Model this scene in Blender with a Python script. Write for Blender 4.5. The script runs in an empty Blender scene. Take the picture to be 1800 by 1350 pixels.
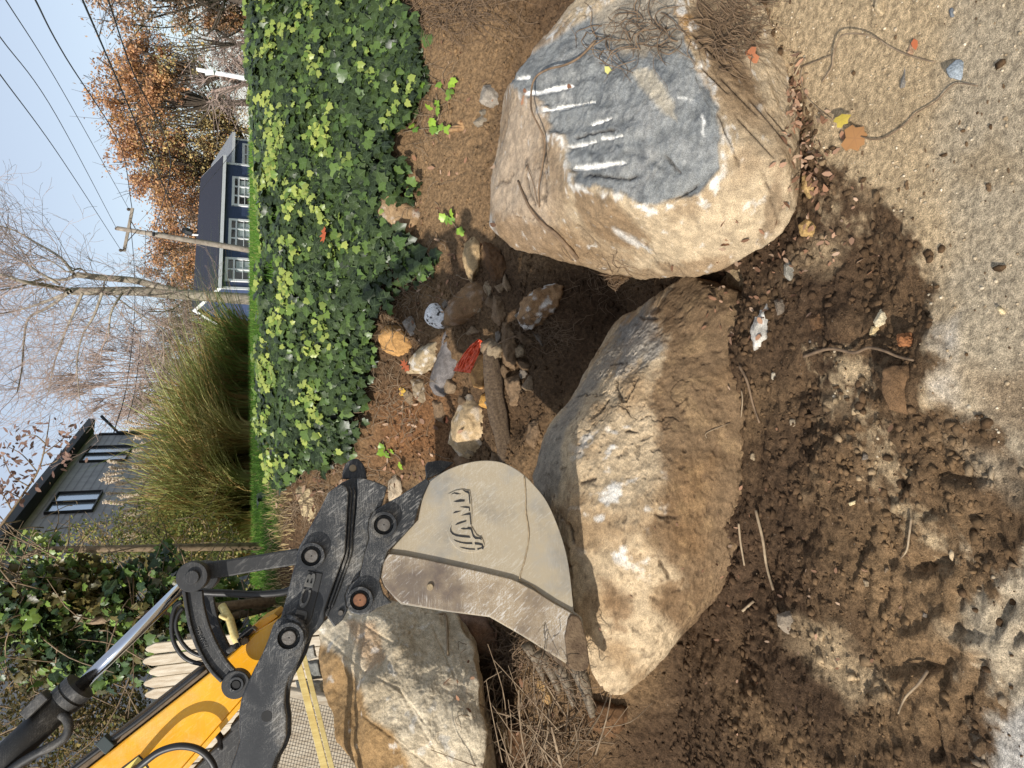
import bpy, bmesh, math, random
import numpy as np
from mathutils import Vector, Matrix
from mathutils.bvhtree import BVHTree
R = math.radians
scene = bpy.context.scene
# ---------------------------------------------------------------- camera (held sideways: world up is image left)
EYE = np.array([0., 0., 1.55]); PITCH = R(19.8); F = 1248.0
cp, sp = math.cos(PITCH), math.sin(PITCH)
FW = np.array([0, cp, -sp]); DN = np.array([0, -sp, -cp]); RT = np.array([1., 0, 0])
cam = bpy.data.cameras.new('camera'); camo = bpy.data.objects.new('camera', cam)
scene.collection.objects.link(camo); scene.camera = camo
cam.sensor_width = 36; cam.lens = 36 * F / 1800; cam.clip_start = .05; cam.clip_end = 3000
m = Matrix.Identity(4)
for i in range(3):
    m[i][0] = DN[i]; m[i][1] = RT[i]; m[i][2] = -FW[i]; m[i][3] = EYE[i]
camo.matrix_world = m
# ---------------------------------------------------------------- sky, sun, exposure
SUND = Vector((.60, .68, -.52)).normalized()
w = bpy.data.worlds.new('World'); scene.world = w; w.use_nodes = True
nt = w.node_tree; bg = nt.nodes['Background']
sky = nt.nodes.new('ShaderNodeTexSky'); sky.sky_type = 'NISHITA'; sky.sun_disc = False
sky.sun_elevation = math.asin(-SUND.z); sky.sun_rotation = math.atan2(-SUND.x, -SUND.y)
sky.air_density = 1.0; sky.dust_density = .6; sky.ozone_density = 1.2
hz_ = nt.nodes.new('ShaderNodeMix'); hz_.data_type = 'RGBA'; hz_.inputs[0].default_value = .5; hz_.inputs[7].default_value = (6.6, 7.1, 8.0, 1)   # thin high cloud over the blue
nt.links.new(sky.outputs[0], hz_.inputs[6]); nt.links.new(hz_.outputs[2], bg.inputs[0]); bg.inputs[1].default_value = .115
sl = bpy.data.lights.new('sun', 'SUN'); sl.energy = 4.6; sl.angle = R(.5); sl.color = (1, .95, .88)
so = bpy.data.objects.new('sun', sl); scene.collection.objects.link(so)
so.rotation_euler = SUND.to_track_quat('-Z', 'Y').to_euler(); so.location = (-5, -5, 8)
scene.view_settings.view_transform = 'Standard'; scene.view_settings.look = 'None'
scene.view_settings.exposure = 0.16; scene.view_settings.gamma = 1
# ---------------------------------------------------------------- pixel helpers (pixel of the photo -> real point)
def ray(x, y): return FW + (x - 900) / F * DN + (675 - y) / F * RT
def PY(x, y, Y):
    r = ray(x, y); return EYE + r * (Y / r[1])
def PD(x, y, d): return EYE + ray(x, y) * d            # d = distance along the lens axis
def proj(P):
    q = P - EYE; d = np.maximum(q @ FW, 1e-3)
    return 900 + F * (q @ DN) / d, 675 - F * (q @ RT) / d
# ---------------------------------------------------------------- numpy noise
_rs = np.random.RandomState(7)
_perm = np.tile(_rs.permutation(256), 3); _g = _rs.randn(256, 3); _g /= np.linalg.norm(_g, axis=1)[:, None]
def perlin(P):
    i = np.floor(P).astype(np.int64); f = P - i; i &= 255; u = f * f * f * (f * (f * 6 - 15) + 10)
    out = 0
    for a in (0, 1):
        wa = u[:, 0] if a else 1 - u[:, 0]
        for b in (0, 1):
            wb = u[:, 1] if b else 1 - u[:, 1]
            for c in (0, 1):
                wc = u[:, 2] if c else 1 - u[:, 2]
                h = _perm[_perm[_perm[(i[:, 0] + a) & 255] + ((i[:, 1] + b) & 255)] + ((i[:, 2] + c) & 255)]
                g = _g[h]
                out = out + wa * wb * wc * (g[:, 0] * (f[:, 0] - a) + g[:, 1] * (f[:, 1] - b) + g[:, 2] * (f[:, 2] - c))
    return out * 1.6
def fbm(P, s, o=4, off=0., kind=0):
    t = 0; a = 1; n = 0
    for k in range(o):
        v = perlin(P * s + off + k * 17.3)
        if kind == 1: v = np.abs(v) * 2 - .5
        if kind == 2: v = .5 - np.abs(v) * 2
        t = t + a * v; n += a; a *= .5; s *= 2.03
    return t / n
def sstep(a, b, x):
    t = np.clip((x - a) / (b - a), 0, 1); return t * t * (3 - 2 * t)
def terr(v, k):
    q = v * k; f = np.floor(q); return (f + sstep(.25, .75, q - f)) / k
def polysd(px, py, poly):                              # signed distance, >0 inside
    poly = np.array(poly, float); d = np.full(px.shape, 1e9); ins = np.zeros(px.shape, bool)
    for k in range(len(poly)):
        a = poly[k]; b = poly[(k + 1) % len(poly)]; e = b - a
        t = np.clip(((px - a[0]) * e[0] + (py - a[1]) * e[1]) / (e @ e), 0, 1)
        d = np.minimum(d, np.hypot(px - a[0] - t * e[0], py - a[1] - t * e[1]))
        c = ((a[1] > py) != (b[1] > py)) & (px < (b[0] - a[0]) * (py - a[1]) / (b[1] - a[1] + 1e-12) + a[0])
        ins ^= c
    return np.where(ins, d, -d)
def segd(px, py, a, b):
    ex, ey = b[0] - a[0], b[1] - a[1]; L = ex * ex + ey * ey
    t = np.clip(((px - a[0]) * ex + (py - a[1]) * ey) / L, 0, 1)
    return np.hypot(px - a[0] - t * ex, py - a[1] - t * ey), t
def srgb(r, g, b):
    return tuple(((c / 255 / 12.92) if c / 255 <= .04045 else ((c / 255 + .055) / 1.055) ** 2.4) for c in (r, g, b))
# ---------------------------------------------------------------- object helpers
C = scene.collection; ORG = {}
def tag(o, label=None, cat=None, group=None, kind=None):
    if label: o['label'] = label
    if cat: o['category'] = cat
    if group: o['group'] = group
    if kind: o['kind'] = kind
    return o
def thing(name, loc, label, cat, group=None):
    o = bpy.data.objects.new(name, None); C.objects.link(o); o.location = loc; o.empty_display_size = .1
    ORG[o.name] = np.array(loc, float); return tag(o, label, cat, group)
def nmesh(name, v, f, mat, parent=None, origin=None, col=None, smooth=True, fattr=None):
    """v (n,3) world points; f (m,k) int array or list of lists; mesh object whose origin is parent's or `origin`"""
    v = np.asarray(v, float)
    if parent is not None: org = ORG[parent.name]
    else:
        org = np.array(origin, float) if origin is not None else np.array([v[:, 0].mean(), v[:, 1].mean(), v[:, 2].min()])
    me = bpy.data.meshes.new(name)
    lv = (v - org)
    if isinstance(f, np.ndarray):
        n, k = f.shape
        me.vertices.add(len(v)); me.vertices.foreach_set('co', lv.astype(np.float32).ravel())
        me.loops.add(n * k); me.loops.foreach_set('vertex_index', f.astype(np.int32).ravel())
        me.polygons.add(n); me.polygons.foreach_set('loop_start', np.arange(0, n * k, k, dtype=np.int32))
        me.update(calc_edges=True)
    else:
        me.from_pydata(lv.tolist(), [], f); me.update()
    if smooth: me.polygons.foreach_set('use_smooth', np.ones(len(me.polygons), bool))
    if col is not None:
        a = me.attributes.new('Col', 'FLOAT_COLOR', 'POINT')
        c4 = np.ones((len(v), 4), np.float32); c4[:, :3] = col; a.data.foreach_set('color', c4.ravel())
    if fattr is not None:
        a = me.attributes.new('vein', 'FLOAT', 'POINT'); a.data.foreach_set('value', fattr.astype(np.float32))
    me.materials.append(mat)
    o = bpy.data.objects.new(name, me); C.objects.link(o)
    if parent is not None:
        o.parent = parent; ORG[o.name] = org
    else:
        o.location = org; ORG[o.name] = org
    return o
def bevel(o, wd, seg=2):
    b = o.modifiers.new('bevel', 'BEVEL'); b.width = wd; b.segments = seg; b.limit_method = 'ANGLE'; b.angle_limit = R(40)
    for p in o.data.polygons: p.use_smooth = False
    return o
class MB:
    def __init__(s): s.v = []; s.f = []
    def add(s, v, f):
        n = len(s.v); s.v += [tuple(map(float, p)) for p in v]; s.f += [[i + n for i in q] for q in f]
    def box(s, c, ax, ay, az):          # centre and three half-axis vectors
        c, ax, ay, az = map(np.array, (c, ax, ay, az)); v = []
        for i in (-1, 1):
            for j in (-1, 1):
                for k in (-1, 1): v.append(c + i * ax + j * ay + k * az)
        s.add(v, [[0, 1, 3, 2], [4, 6, 7, 5], [0, 4, 5, 1], [2, 3, 7, 6], [0, 2, 6, 4], [1, 5, 7, 3]])
    def tube(s, pts, rad, n=6, cap=True):
        pts = np.array(pts, float); m = len(pts); rad = np.ones(m) * rad
        T = np.gradient(pts, axis=0); T /= np.linalg.norm(T, axis=1)[:, None] + 1e-12
        ref = np.array([0, 0, 1.]) if abs(T[0][2]) < .9 else np.array([1., 0, 0]); v = []
        A = np.cross(T[0], ref); A /= np.linalg.norm(A)
        for i in range(m):
            A = A - T[i] * (A @ T[i]); A /= np.linalg.norm(A) + 1e-12; B = np.cross(T[i], A)
            for k in range(n):
                a = 2 * math.pi * k / n; v.append(pts[i] + rad[i] * (A * math.cos(a) + B * math.sin(a)))
        f = [[i * n + k, i * n + (k + 1) % n, (i + 1) * n + (k + 1) % n, (i + 1) * n + k] for i in range(m - 1) for k in range(n)]
        if cap: f += [list(range(n))[::-1], list(range((m - 1) * n, m * n))]
        s.add(v, f)
    def prism(s, front, vec):           # front outline (list of 3D) swept by vec
        n = len(front); v = [np.array(p) for p in front]; v += [p + vec for p in v]
        s.add(v, [list(range(n))[::-1], list(range(n, 2 * n))] + [[i, (i + 1) % n, n + (i + 1) % n, n + i] for i in range(n)])
    def obj(s, name, mat, parent=None, smooth=False, **k): return nmesh(name, s.v, s.f, mat, parent, smooth=smooth, **k)
def spline(pts, n=6):
    P = np.array(pts, float); out = []
    Q = np.vstack([2 * P[0] - P[1], P, 2 * P[-1] - P[-2]])
    for i in range(1, len(Q) - 2):
        for t in np.linspace(0, 1, n, endpoint=False):
            a, b, c, d = Q[i - 1:i + 3]
            out.append(.5 * (2 * b + (c - a) * t + (2 * a - 5 * b + 4 * c - d) * t * t + (3 * b - a - 3 * c + d) * t ** 3))
    out.append(P[-1]); return np.array(out)
# ---------------------------------------------------------------- materials
MATS = {}
def newmat(name):
    m = bpy.data.materials.new(name); m.use_nodes = True; n = m.node_tree; return m, n, n.nodes['Principled BSDF']
def node(n, t, **k):
    o = n.nodes.new(t)
    for a, b in k.items():
        if a.startswith('_'): o.inputs[int(a[1:])].default_value = b
        else: setattr(o, a, b)
    return o
def noise(n, co, scale, detail=6, rough=.6, dist=0):
    t = n.nodes.new('ShaderNodeTexNoise'); t.inputs['Scale'].default_value = scale; t.inputs['Detail'].default_value = detail
    t.inputs['Roughness'].default_value = rough; t.inputs['Distortion'].default_value = dist
    n.links.new(co, t.inputs['Vector']); return t.outputs['Fac']
def ramp(n, fac, stops):
    r = n.nodes.new('ShaderNodeValToRGB'); e = r.color_ramp.elements
    while len(e) < len(stops): e.new(.5)
    for k, (p, c) in enumerate(stops):
        e[k].position = p; e[k].color = (c[0], c[1], c[2], 1) if hasattr(c, '__len__') else (c, c, c, 1)
    n.links.new(fac, r.inputs[0]); return r.outputs[0]
def mixc(n, fac, a, b, mode='MIX'):
    x = n.nodes.new('ShaderNodeMix'); x.data_type = 'RGBA'; x.blend_type = mode
    for s, v in ((0, fac), (6, a), (7, b)):
        if hasattr(v, 'is_output'): n.links.new(v, x.inputs[s])
        elif hasattr(v, '__len__'): x.inputs[s].default_value = (v[0], v[1], v[2], 1)
        else: x.inputs[s].default_value = v
    return x.outputs[2]
def bumpn(n, b, h, strength, dist=.02, prev=None):
    x = n.nodes.new('ShaderNodeBump'); x.inputs['Strength'].default_value = strength; x.inputs['Distance'].default_value = dist
    n.links.new(h, x.inputs['Height'])
    if prev: n.links.new(prev, x.inputs['Normal'])
    n.links.new(x.outputs[0], b.inputs['Normal']); return x.outputs[0]
def coords(n, scale=None, rot=None):
    t = n.nodes.new('ShaderNodeTexCoord').outputs['Object']
    if scale is None and rot is None: return t
    mp = n.nodes.new('ShaderNodeMapping'); n.links.new(t, mp.inputs[0])
    if scale: mp.inputs['Scale'].default_value = scale
    if rot: mp.inputs['Rotation'].default_value = rot
    return mp.outputs[0]
def vcmat(name, sp1=(60, .6, 1.25), sp2=(350, .7, 1.2), bump=(90, .5, .01), rough=.9, spec=.3, dots=None):
    m, n, b = newmat(name); at = n.nodes.new('ShaderNodeAttribute'); at.attribute_name = 'Col'; co = coords(n)
    c = at.outputs['Color']
    n1 = noise(n, co, sp1[0], 8, .65); c = mixc(n, 1, c, ramp(n, n1, [(.38, sp1[1]), (.62, sp1[2])]), 'MULTIPLY')
    n2 = noise(n, co, sp2[0] * 1.3, 5, .8); c = mixc(n, 1, c, ramp(n, n2, [(.40, sp2[1]), (.60, sp2[2])]), 'MULTIPLY')
    if dots:
        v = noise(n, co, dots[0], 2, .5); c = mixc(n, ramp(n, v, [(dots[1], 0), (dots[1] + .04, 1)]), c, dots[2])
    n.links.new(c, b.inputs['Base Color']); b.inputs['Roughness'].default_value = rough
    b.inputs['Specular IOR Level'].default_value = spec
    p = bumpn(n, b, n1, bump[1], bump[2]); bumpn(n, b, n2, bump[1] * .7, bump[2] * .35, p); return m
def solid(name, c1, c2=None, scale=8, rough=.6, metal=0, bump=.15, dist=.003, stretch=None, bs=None, spec=.5):
    m, n, b = newmat(name); co = coords(n, stretch); nn = noise(n, co, scale, 8, .62)
    c2 = c2 or tuple(x * .75 for x in c1)
    n.links.new(ramp(n, nn, [(.32, c1), (.68, c2)]), b.inputs['Base Color'])
    b.inputs['Roughness'].default_value = rough; b.inputs['Metallic'].default_value = metal
    b.inputs['Specular IOR Level'].default_value = spec
    if bump: bumpn(n, b, noise(n, co, bs or scale * 4, 6, .6), bump, dist)
    return m
def paintmat(name, base, worn, dust, scr=.5, dustamt=.5, rough=.45, metal=0., scrcol=(.5, .48, .44), big=3.):
    """worn steel paint: patches, dust film, scratches in several directions, speckle"""
    m, n, b = newmat(name); co = coords(n)
    c = mixc(n, ramp(n, noise(n, co, big * 3, 8, .6), [(.4, 0), (.65, 1)]), base, worn)
    mask = noise(n, co, big * 2, 4, .6)
    dm = ramp(n, noise(n, co, big, 9, .7), [(.60 - dustamt * .3, 0), (.75 - dustamt * .3, .85)])
    c = mixc(n, dm, c, dust)
    for k, (rx, ry, rz) in enumerate(((.3, .5, .2), (1.2, -.7, .9), (.4, 1.4, -.6), (-.8, 2.2, .5))):
        s = noise(n, coords(n, (28, 28, 800) if k % 2 else (30, 700, 30), (rx, ry, rz)), 1.0, 3, .6)
        l = ramp(n, s, [(.585, 0), (.61, 1)])
        mk = ramp(n, noise(n, co, big * (1.3 + k * .7), 5, .6), [(.46, 0), (.58, scr)])
        l2 = mixc(n, 1, l, mk, 'MULTIPLY'); c = mixc(n, l2, c, scrcol)
    spk = ramp(n, noise(n, co, 420, 3, .6), [(.55, 0), (.60, scr)])
    spm = mixc(n, 1, spk, ramp(n, mask, [(.4, 0), (.6, 1)]), 'MULTIPLY'); c = mixc(n, spm, c, scrcol)
    n.links.new(c, b.inputs['Base Color']); b.inputs['Metallic'].default_value = metal
    n.links.new(ramp(n, dm, [(0, rough), (1, .85)]), b.inputs['Roughness'])
    bumpn(n, b, noise(n, co, 130, 6, .65), .12, .002); return m
def leafmat(name, rough=.35, vein=None, trans=.15):
    m, n, b = newmat(name); at = n.nodes.new('ShaderNodeAttribute'); at.attribute_name = 'Col'; c = at.outputs['Color']
    if vein:
        va = n.nodes.new('ShaderNodeAttribute'); va.attribute_name = 'vein'
        c = mixc(n, ramp(n, va.outputs['Fac'], [(.88, 0), (1, .35)]), c, vein)
    n.links.new(c, b.inputs['Base Color']); b.inputs['Roughness'].default_value = rough; b.inputs['Specular IOR Level'].default_value = .35
    tr = n.nodes.new('ShaderNodeBsdfTranslucent'); n.links.new(c, tr.inputs[0]); mx = n.nodes.new('ShaderNodeMixShader')
    mx.inputs[0].default_value = trans; n.links.new(b.outputs[0], mx.inputs[1]); n.links.new(tr.outputs[0], mx.inputs[2])
    n.links.new(mx.outputs[0], n.nodes['Material Output'].inputs[0]); return m
M_ground = vcmat('ground earth', (55, .62, 1.3), (280, .55, 1.45), (55, .9, .016), .95, .15, dots=(150, .74, (.42, .35, .27)))
M_rock = vcmat('boulder stone', (30, .78, 1.2), (260, .6, 1.4), (60, .75, .010), .88, .25)
M_clod = vcmat('clod earth', (40, .65, 1.2), (300, .7, 1.25), (60, .6, .006), .95, .1)
M_ivy = leafmat('ivy leaf', .38, (.16, .22, .11), .10)
M_lf = leafmat('tree leaf', .7, None, .25)
M_grass = leafmat('grass blade', .6, None, .25)
M_dry = leafmat('dry leaf', .75, (.2, .1, .05), .15)
M_root = solid('root bark', srgb(138, 114, 88), srgb(92, 74, 56), 30, .9, bump=.4)
M_twig = solid('grey twig bark', srgb(150, 130, 104), srgb(96, 78, 58), 25, .85, bump=.3)
M_bark = solid('pale tree bark', srgb(176, 166, 148), srgb(124, 114, 100), 6, .9, bump=.7, dist=.02)
M_darkbark = solid('dark tree bark', srgb(92, 80, 68), srgb(56, 48, 40), 6, .9, bump=.5, dist=.02)
M_finetwig = solid('fine twig', srgb(176, 156, 144), srgb(140, 120, 110), 2, .9, bump=0)
M_black = paintmat('worn black paint', srgb(27, 29, 32), srgb(44, 46, 48), srgb(112, 106, 94), .26, .25, .45)
M_black2 = paintmat('cast black steel', srgb(31, 32, 33), srgb(42, 42, 42), srgb(92, 88, 80), .1, .2, .55)
M_yellow = paintmat('yellow machine paint', srgb(236, 170, 14), srgb(222, 154, 16), srgb(196, 156, 74), .15, .25, .32, scrcol=(.75, .6, .25))
M_chrome = solid('chromed rod', (.62, .65, .7), (.55, .57, .62), 3, .12, 1, bump=0)
M_steel = solid('worn pin steel', srgb(120, 116, 110), srgb(88, 82, 76), 60, .5, .6, bump=.3)
M_rust = solid('rusty pin steel', srgb(140, 98, 70), srgb(104, 72, 54), 60, .8, .2, bump=.4)
M_hose = solid('black rubber hose', (.014, .014, .015), (.022, .022, .022), 20, .45, bump=.1)
M_bucket = paintmat('dusty bucket steel', srgb(146, 145, 140), srgb(116, 112, 104), srgb(166, 152, 126), .22, .7, .6, .1, scrcol=(.6, .57, .5), big=2.2)
M_wear = paintmat('scraped bucket steel', srgb(96, 84, 76), srgb(122, 110, 94), srgb(158, 140, 112), .5, .6, .5, .1, scrcol=(.68, .66, .62), big=2.6)
M_mud = solid('mud caked steel', srgb(120, 100, 76), srgb(78, 60, 42), 30, .9, bump=.8, dist=.006)
M_void = solid('hole shade and label black', (.012, .012, .012), (.02, .02, .02), 10, .8, bump=0)  # near-black stands in for shade in holes and letter gaps; plain label border too
# ---------------------------------------------------------------- base terrain
KY = [-400, -3, 2.3, 2.8, 3.1, 3.5, 4.1, 4.6, 5.0, 5.35, 5.7, 7, 14, 18, 24, 60, 900]
KZ = [0, 0, 0, -.03, .0, .22, .42, .60, .95, 1.25, 1.42, 1.47, 1.655, 1.0, .3, .2, .1]
def h0(X, Y):
    X = np.asarray(X, float); Y = np.asarray(Y, float); sh = .12 * np.sin(X * 1.3 + .5) * sstep(3, 4.2, Y) * (1 - sstep(7, 10, Y))
    md = .50 * sstep(-.62, -1.0, X) * sstep(2.35, 2.8, Y) * (1 - sstep(3.9, 4.8, Y))
    return np.interp(Y + sh, KY, KZ) + md - .16 * np.exp(-(((X - .35) / .5) ** 2 + ((Y - 3.0) / .28) ** 2)) * 1.
def gp0(x, y, hf=None):
    hf = hf or h0; r = ray(x, y); t = .3; pt = t
    while t < 400:
        P = EYE + r * t
        if P[2] < hf(P[0], P[1]): break
        pt = t; t *= 1.01
    a, b = pt, t
    for _ in range(12):
        c = (a + b) / 2; P = EYE + r * c
        if P[2] < hf(P[0], P[1]): b = c
        else: a = c
    return EYE + r * b
# ---------------------------------------------------------------- near ground, fine height field
GX0, GX1, GY0, GY1 = -3.4, 4.0, .35, 6.3
nx, ny = 740, 620
gx = np.linspace(GX0, GX1, nx); gy = GY0 + (GY1 - GY0) * np.linspace(0, 1, ny) ** 1.25
XX, YY = np.meshgrid(gx, gy); Xf, Yf = XX.ravel(), YY.ravel(); Zb = h0(Xf, Yf)
P2 = np.stack([Xf, Yf, Zb * .6], 1); ppx, ppy = proj(np.stack([Xf, Yf, Zb], 1))
jit = fbm(P2, 2.2, 5) * 70 + fbm(P2, 14, 4, 9.) * 45
SAND = [([(1322, -260), (1335, 60), (1385, 140), (1440, 230), (1470, 300), (1545, 335), (1600, 395), (1640, 470), (1640, 560), (1665, 640), (1640, 700), (1720, 730), (1780, 800), (1990, 850), (1990, -260)], 1.),
        ([(1680, 1060), (1715, 1010), (1760, 960), (1990, 900), (1990, 1700), (1700, 1700), (1750, 1330), (1770, 1250), (1730, 1180), (1695, 1110)], .95),
        ([(1410, 620), (1460, 600), (1530, 640), (1560, 700), (1540, 760), (1460, 720), (1420, 680)], .55),
        ([(1500, 760), (1560, 740), (1610, 880), (1670, 940), (1690, 1000), (1640, 985), (1560, 880)], .6),
        ([(1400, 330), (1470, 330), (1530, 400), (1500, 420), (1420, 400)], .35)]
sand = np.zeros_like(Xf)
for poly, s in SAND: sand = np.maximum(sand, s * sstep(-45, 40, polysd(ppx + jit, ppy + jit * .7, poly)))
sand = np.where(ppx < 1250, 0, sand)
soil = 1 - sand
rough = soil * (.75 + .5 * sstep(-.2, .3, fbm(P2, 1.6, 3, 3.)))
smoothzone = sstep(-30, 60, polysd(ppx, ppy, [(1560, 1000), (1690, 1010), (1680, 1290), (1560, 1290)]))
smoothzone = np.maximum(smoothzone, .8 * sstep(-20, 50, polysd(ppx, ppy, [(700, 60), (850, 60), (850, 380), (710, 380)])))
rough *= 1 - .55 * smoothzone
amp = rough
Hn = amp * (.05 * fbm(P2, 3.1, 4, 1.) + .026 * terr(fbm(P2, 9, 5, 2.), 4) + .012 * fbm(P2, 22, 4, 4., 2) + .012 * terr(fbm(P2, 26, 3, 5.), 3) + .010 * fbm(P2, 40, 3, 6., 1)) + (1 - amp * .7) * .004 * fbm(P2, 25, 4, 7.)
Hn = Hn + .008 * np.where(soil > .3, fbm(P2, 70, 2, 11.), 0)
TR = [((1586, 1101), (1630, 1088)), ((1685, 1044), (1682, 1104)), ((1682, 1104), (1654, 1207)), ((1687, 1111), (1729, 1119)), ((1773, 1057), (1752, 1111)), ((1791, 1116), (1775, 1142)),
      ((1796, 1161), (1768, 1215)), ((1731, 1155), (1711, 1202)), ((1703, 1225), (1682, 1270)), ((1565, 1176), (1646, 1171)), ((1583, 867), (1617, 810)), ((1587, 997), (1663, 987)),
      ((1563, 987), (1547, 1083)), ((1640, 1260), (1650, 1330)), ((1560, 1240), (1570, 1300)), ((1500, 1010), (1530, 930)), ((1660, 830), (1720, 845)), ((1620, 900), (1668, 890))]
for a, b in TR:
    A = gp0(*a); B = gp0(*b); d, t = segd(Xf, Yf, A[:2], B[:2]); nrm = np.array([-(B - A)[1], (B - A)[0]]); nrm /= np.linalg.norm(nrm)
    sd = (Xf - A[0]) * nrm[0] + (Yf - A[1]) * nrm[1]
    d = d + .012 * fbm(P2, 14, 3, 63.); Hn = Hn - .019 * np.exp(-(d / .011) ** 2) * (.5 + sstep(-.1, .3, fbm(P2, 9, 2, 66.))) + .009 * np.exp(-(((d - .03) / .018) ** 2)) * (sd < 0)
for (x, y, rr, dd) in ((1530, 480, .16, -.05), (1590, 420, .1, .03), (1640, 640, .12, .03), (1330, 1010, .1, -.05), (1270, 1140, .12, -.04), (1480, 560, .07, .03), (1600, 690, .09, .02), (1240, 520, .12, -.25), (900, 650, .10, -.10), (930, 600, .12, -.10), (900, 740, .09, -.10), (1060, 540, .1, -.08), (770, 745, .12, -.05)):
    A = gp0(x, y); Hn = Hn + dd * np.exp(-(((Xf - A[0]) ** 2 + (Yf - A[1]) ** 2) / rr ** 2))
for k in range(10):                                         # grouser ribs pressed by the machine's track
    A = gp0(1560 + k * 14, 1300); B = gp0(1545 + k * 14, 1250); d, t = segd(Xf, Yf, A[:2], B[:2]); Hn = Hn + .008 * np.exp(-(d / .008) ** 2) * (k % 2 * 2 - 1)
ivyb = [(-200, 700), (0, 712), (40, 735), (80, 748), (130, 745), (160, 757), (200, 745), (240, 690), (300, 712), (340, 735), (380, 690), (420, 720), (450, 762), (490, 758), (520, 712), (560, 668), (600, 664), (650, 662), (700, 650),
        (760, 640), (800, 628), (825, 560), (850, 505), (870, 478), (1000, 440)]
def ivy_edge(y): return np.interp(y, [p[0] for p in ivyb], [p[1] for p in ivyb])
Z = Zb + Hn
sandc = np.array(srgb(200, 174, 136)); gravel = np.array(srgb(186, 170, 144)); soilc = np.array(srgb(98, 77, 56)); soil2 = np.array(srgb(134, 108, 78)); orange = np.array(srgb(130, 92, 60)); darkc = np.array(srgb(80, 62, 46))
def mixn(a, b, t): return a * (1 - t[:, None]) + b * t[:, None]
c = mixn(soilc[None], soil2[None], sstep(-.15, .35, fbm(P2, 1.3, 5, 21.)))
c = mixn(c, soil2[None] * 1.12, sstep(-60, 60, polysd(ppx, ppy, [(690, -200), (900, -200), (880, 120), (840, 420), (700, 420)])) * .9)
c = mixn(c, darkc[None] * .8, .8 * sstep(-30, 40, polysd(ppx + jit * .5, ppy, [(860, 470), (1080, 470), (1100, 560), (960, 780), (870, 820)])))  # moist soil of the hollow, with shade from the boulders put into its colour
c = mixn(c, orange[None], .9 * sstep(-30, 60, polysd(ppx, ppy, [(650, 690), (800, 660), (800, 830), (640, 830)])))
c = mixn(c, darkc[None], .85 * sstep(-40, 50, polysd(ppx + jit, ppy, [(1180, 380), (1480, 360), (1500, 640), (1420, 900), (1500, 1100), (1480, 1400), (1050, 1400), (1150, 1000)])) * sstep(-.5, .1, fbm(P2, 2.5, 4, 33.)))
c = mixn(c, soil2[None] * 1.08, .7 * sstep(-30, 40, polysd(ppx + jit * .5, ppy, [(1540, 980), (1700, 1000), (1690, 1300), (1540, 1300)])))
sc_ = mixn(sandc[None], gravel[None], sstep(-40, 80, ppx + jit - 1650) * .8)
sc_ = mixn(sc_, np.array(srgb(206, 200, 190))[None], .6 * sstep(-20, 30, polysd(ppx + jit * .6, ppy + jit * .6, [(1655, 570), (1700, 560), (1680, 700), (1650, 700)])) + .8 * sstep(-30, 40, polysd(ppx + jit, ppy, [(1760, 1250), (1990, 1180), (1990, 1700), (1720, 1700)])))
sc_ = mixn(sc_, soil2[None], .6 * sstep(-20, 50, polysd(ppx + jit * .8, ppy + jit * .6, [(1680, 640), (1900, 600), (1900, 800), (1720, 760)])))
sc_ = mixn(sc_, sandc[None] * .72, .6 * sstep(.05, .4, fbm(P2, 5, 5, 41.)))
t = sstep(.25, .75, sand + fbm(P2, 12, 3, 57.) * .5 * (sand > .02) + fbm(P2, 30, 3, 55.) * .5 * (sand > .02) + fbm(P2, 90, 2, 58.) * .3 * (sand > .02))
smear = sstep(.12, .42, fbm(P2 * np.array([1, .6, 1]), 3.2, 6, 91.)) * sstep(1330, 1480, ppx) * .75; t = np.maximum(t, smear)
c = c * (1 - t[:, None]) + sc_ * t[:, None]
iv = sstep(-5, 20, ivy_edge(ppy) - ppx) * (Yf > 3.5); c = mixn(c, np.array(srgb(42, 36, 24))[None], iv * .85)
c = mixn(c, np.array(srgb(74, 98, 40))[None], sstep(-.12, .12, Yf - 5.75 + .25 * fbm(P2, 3, 4, 71.))); idx = np.arange(nx * ny).reshape(ny, nx)
GF = np.stack([idx[:-1, :-1], idx[:-1, 1:], idx[1:, 1:], idx[1:, :-1]], -1).reshape(-1, 4)
# fade the edges of the fine patch down into the coarse sheet
edge = np.minimum.reduce([sstep(0, .25, Xf - GX0), sstep(0, .25, GX1 - Xf), sstep(0, .1, Yf - GY0), sstep(0, .2, GY1 - Yf)])
Z = Z * 1 - (1 - edge) * .08
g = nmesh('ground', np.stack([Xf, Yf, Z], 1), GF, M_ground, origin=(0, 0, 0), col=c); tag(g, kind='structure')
ZG = Z.reshape(ny, nx)
def hz(X, Y):
    X = np.asarray(X, float); Y = np.asarray(Y, float)
    u = np.clip((X - GX0) / (GX1 - GX0) * (nx - 1), 0, nx - 1.001); v = np.clip(np.interp(Y, gy, np.arange(ny)), 0, ny - 1.001)
    i = u.astype(int); j = v.astype(int); a = u - i; b = v - j
    z = ZG[j, i] * (1 - a) * (1 - b) + ZG[j, i + 1] * a * (1 - b) + ZG[j + 1, i] * (1 - a) * b + ZG[j + 1, i + 1] * a * b
    out = (X < GX0) | (X > GX1) | (Y < GY0) | (Y > GY1)
    return np.where(out, h0(X, Y), z)
SG = sand.reshape(ny, nx); CG = c.reshape(ny, nx, 3)
def gat(A, X, Y):
    i = np.clip(((X - GX0) / (GX1 - GX0) * (nx - 1)).astype(int), 0, nx - 1); j = np.clip(np.interp(Y, gy, np.arange(ny)).astype(int), 0, ny - 1); return A[j, i]
_st = np.arange(0, nx * ny).reshape(ny, nx)[::2, ::2]; _cf = np.stack([_st[:-1, :-1], _st[:-1, 1:], _st[1:, 1:], _st[1:, :-1]], -1).reshape(-1, 4)
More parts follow.
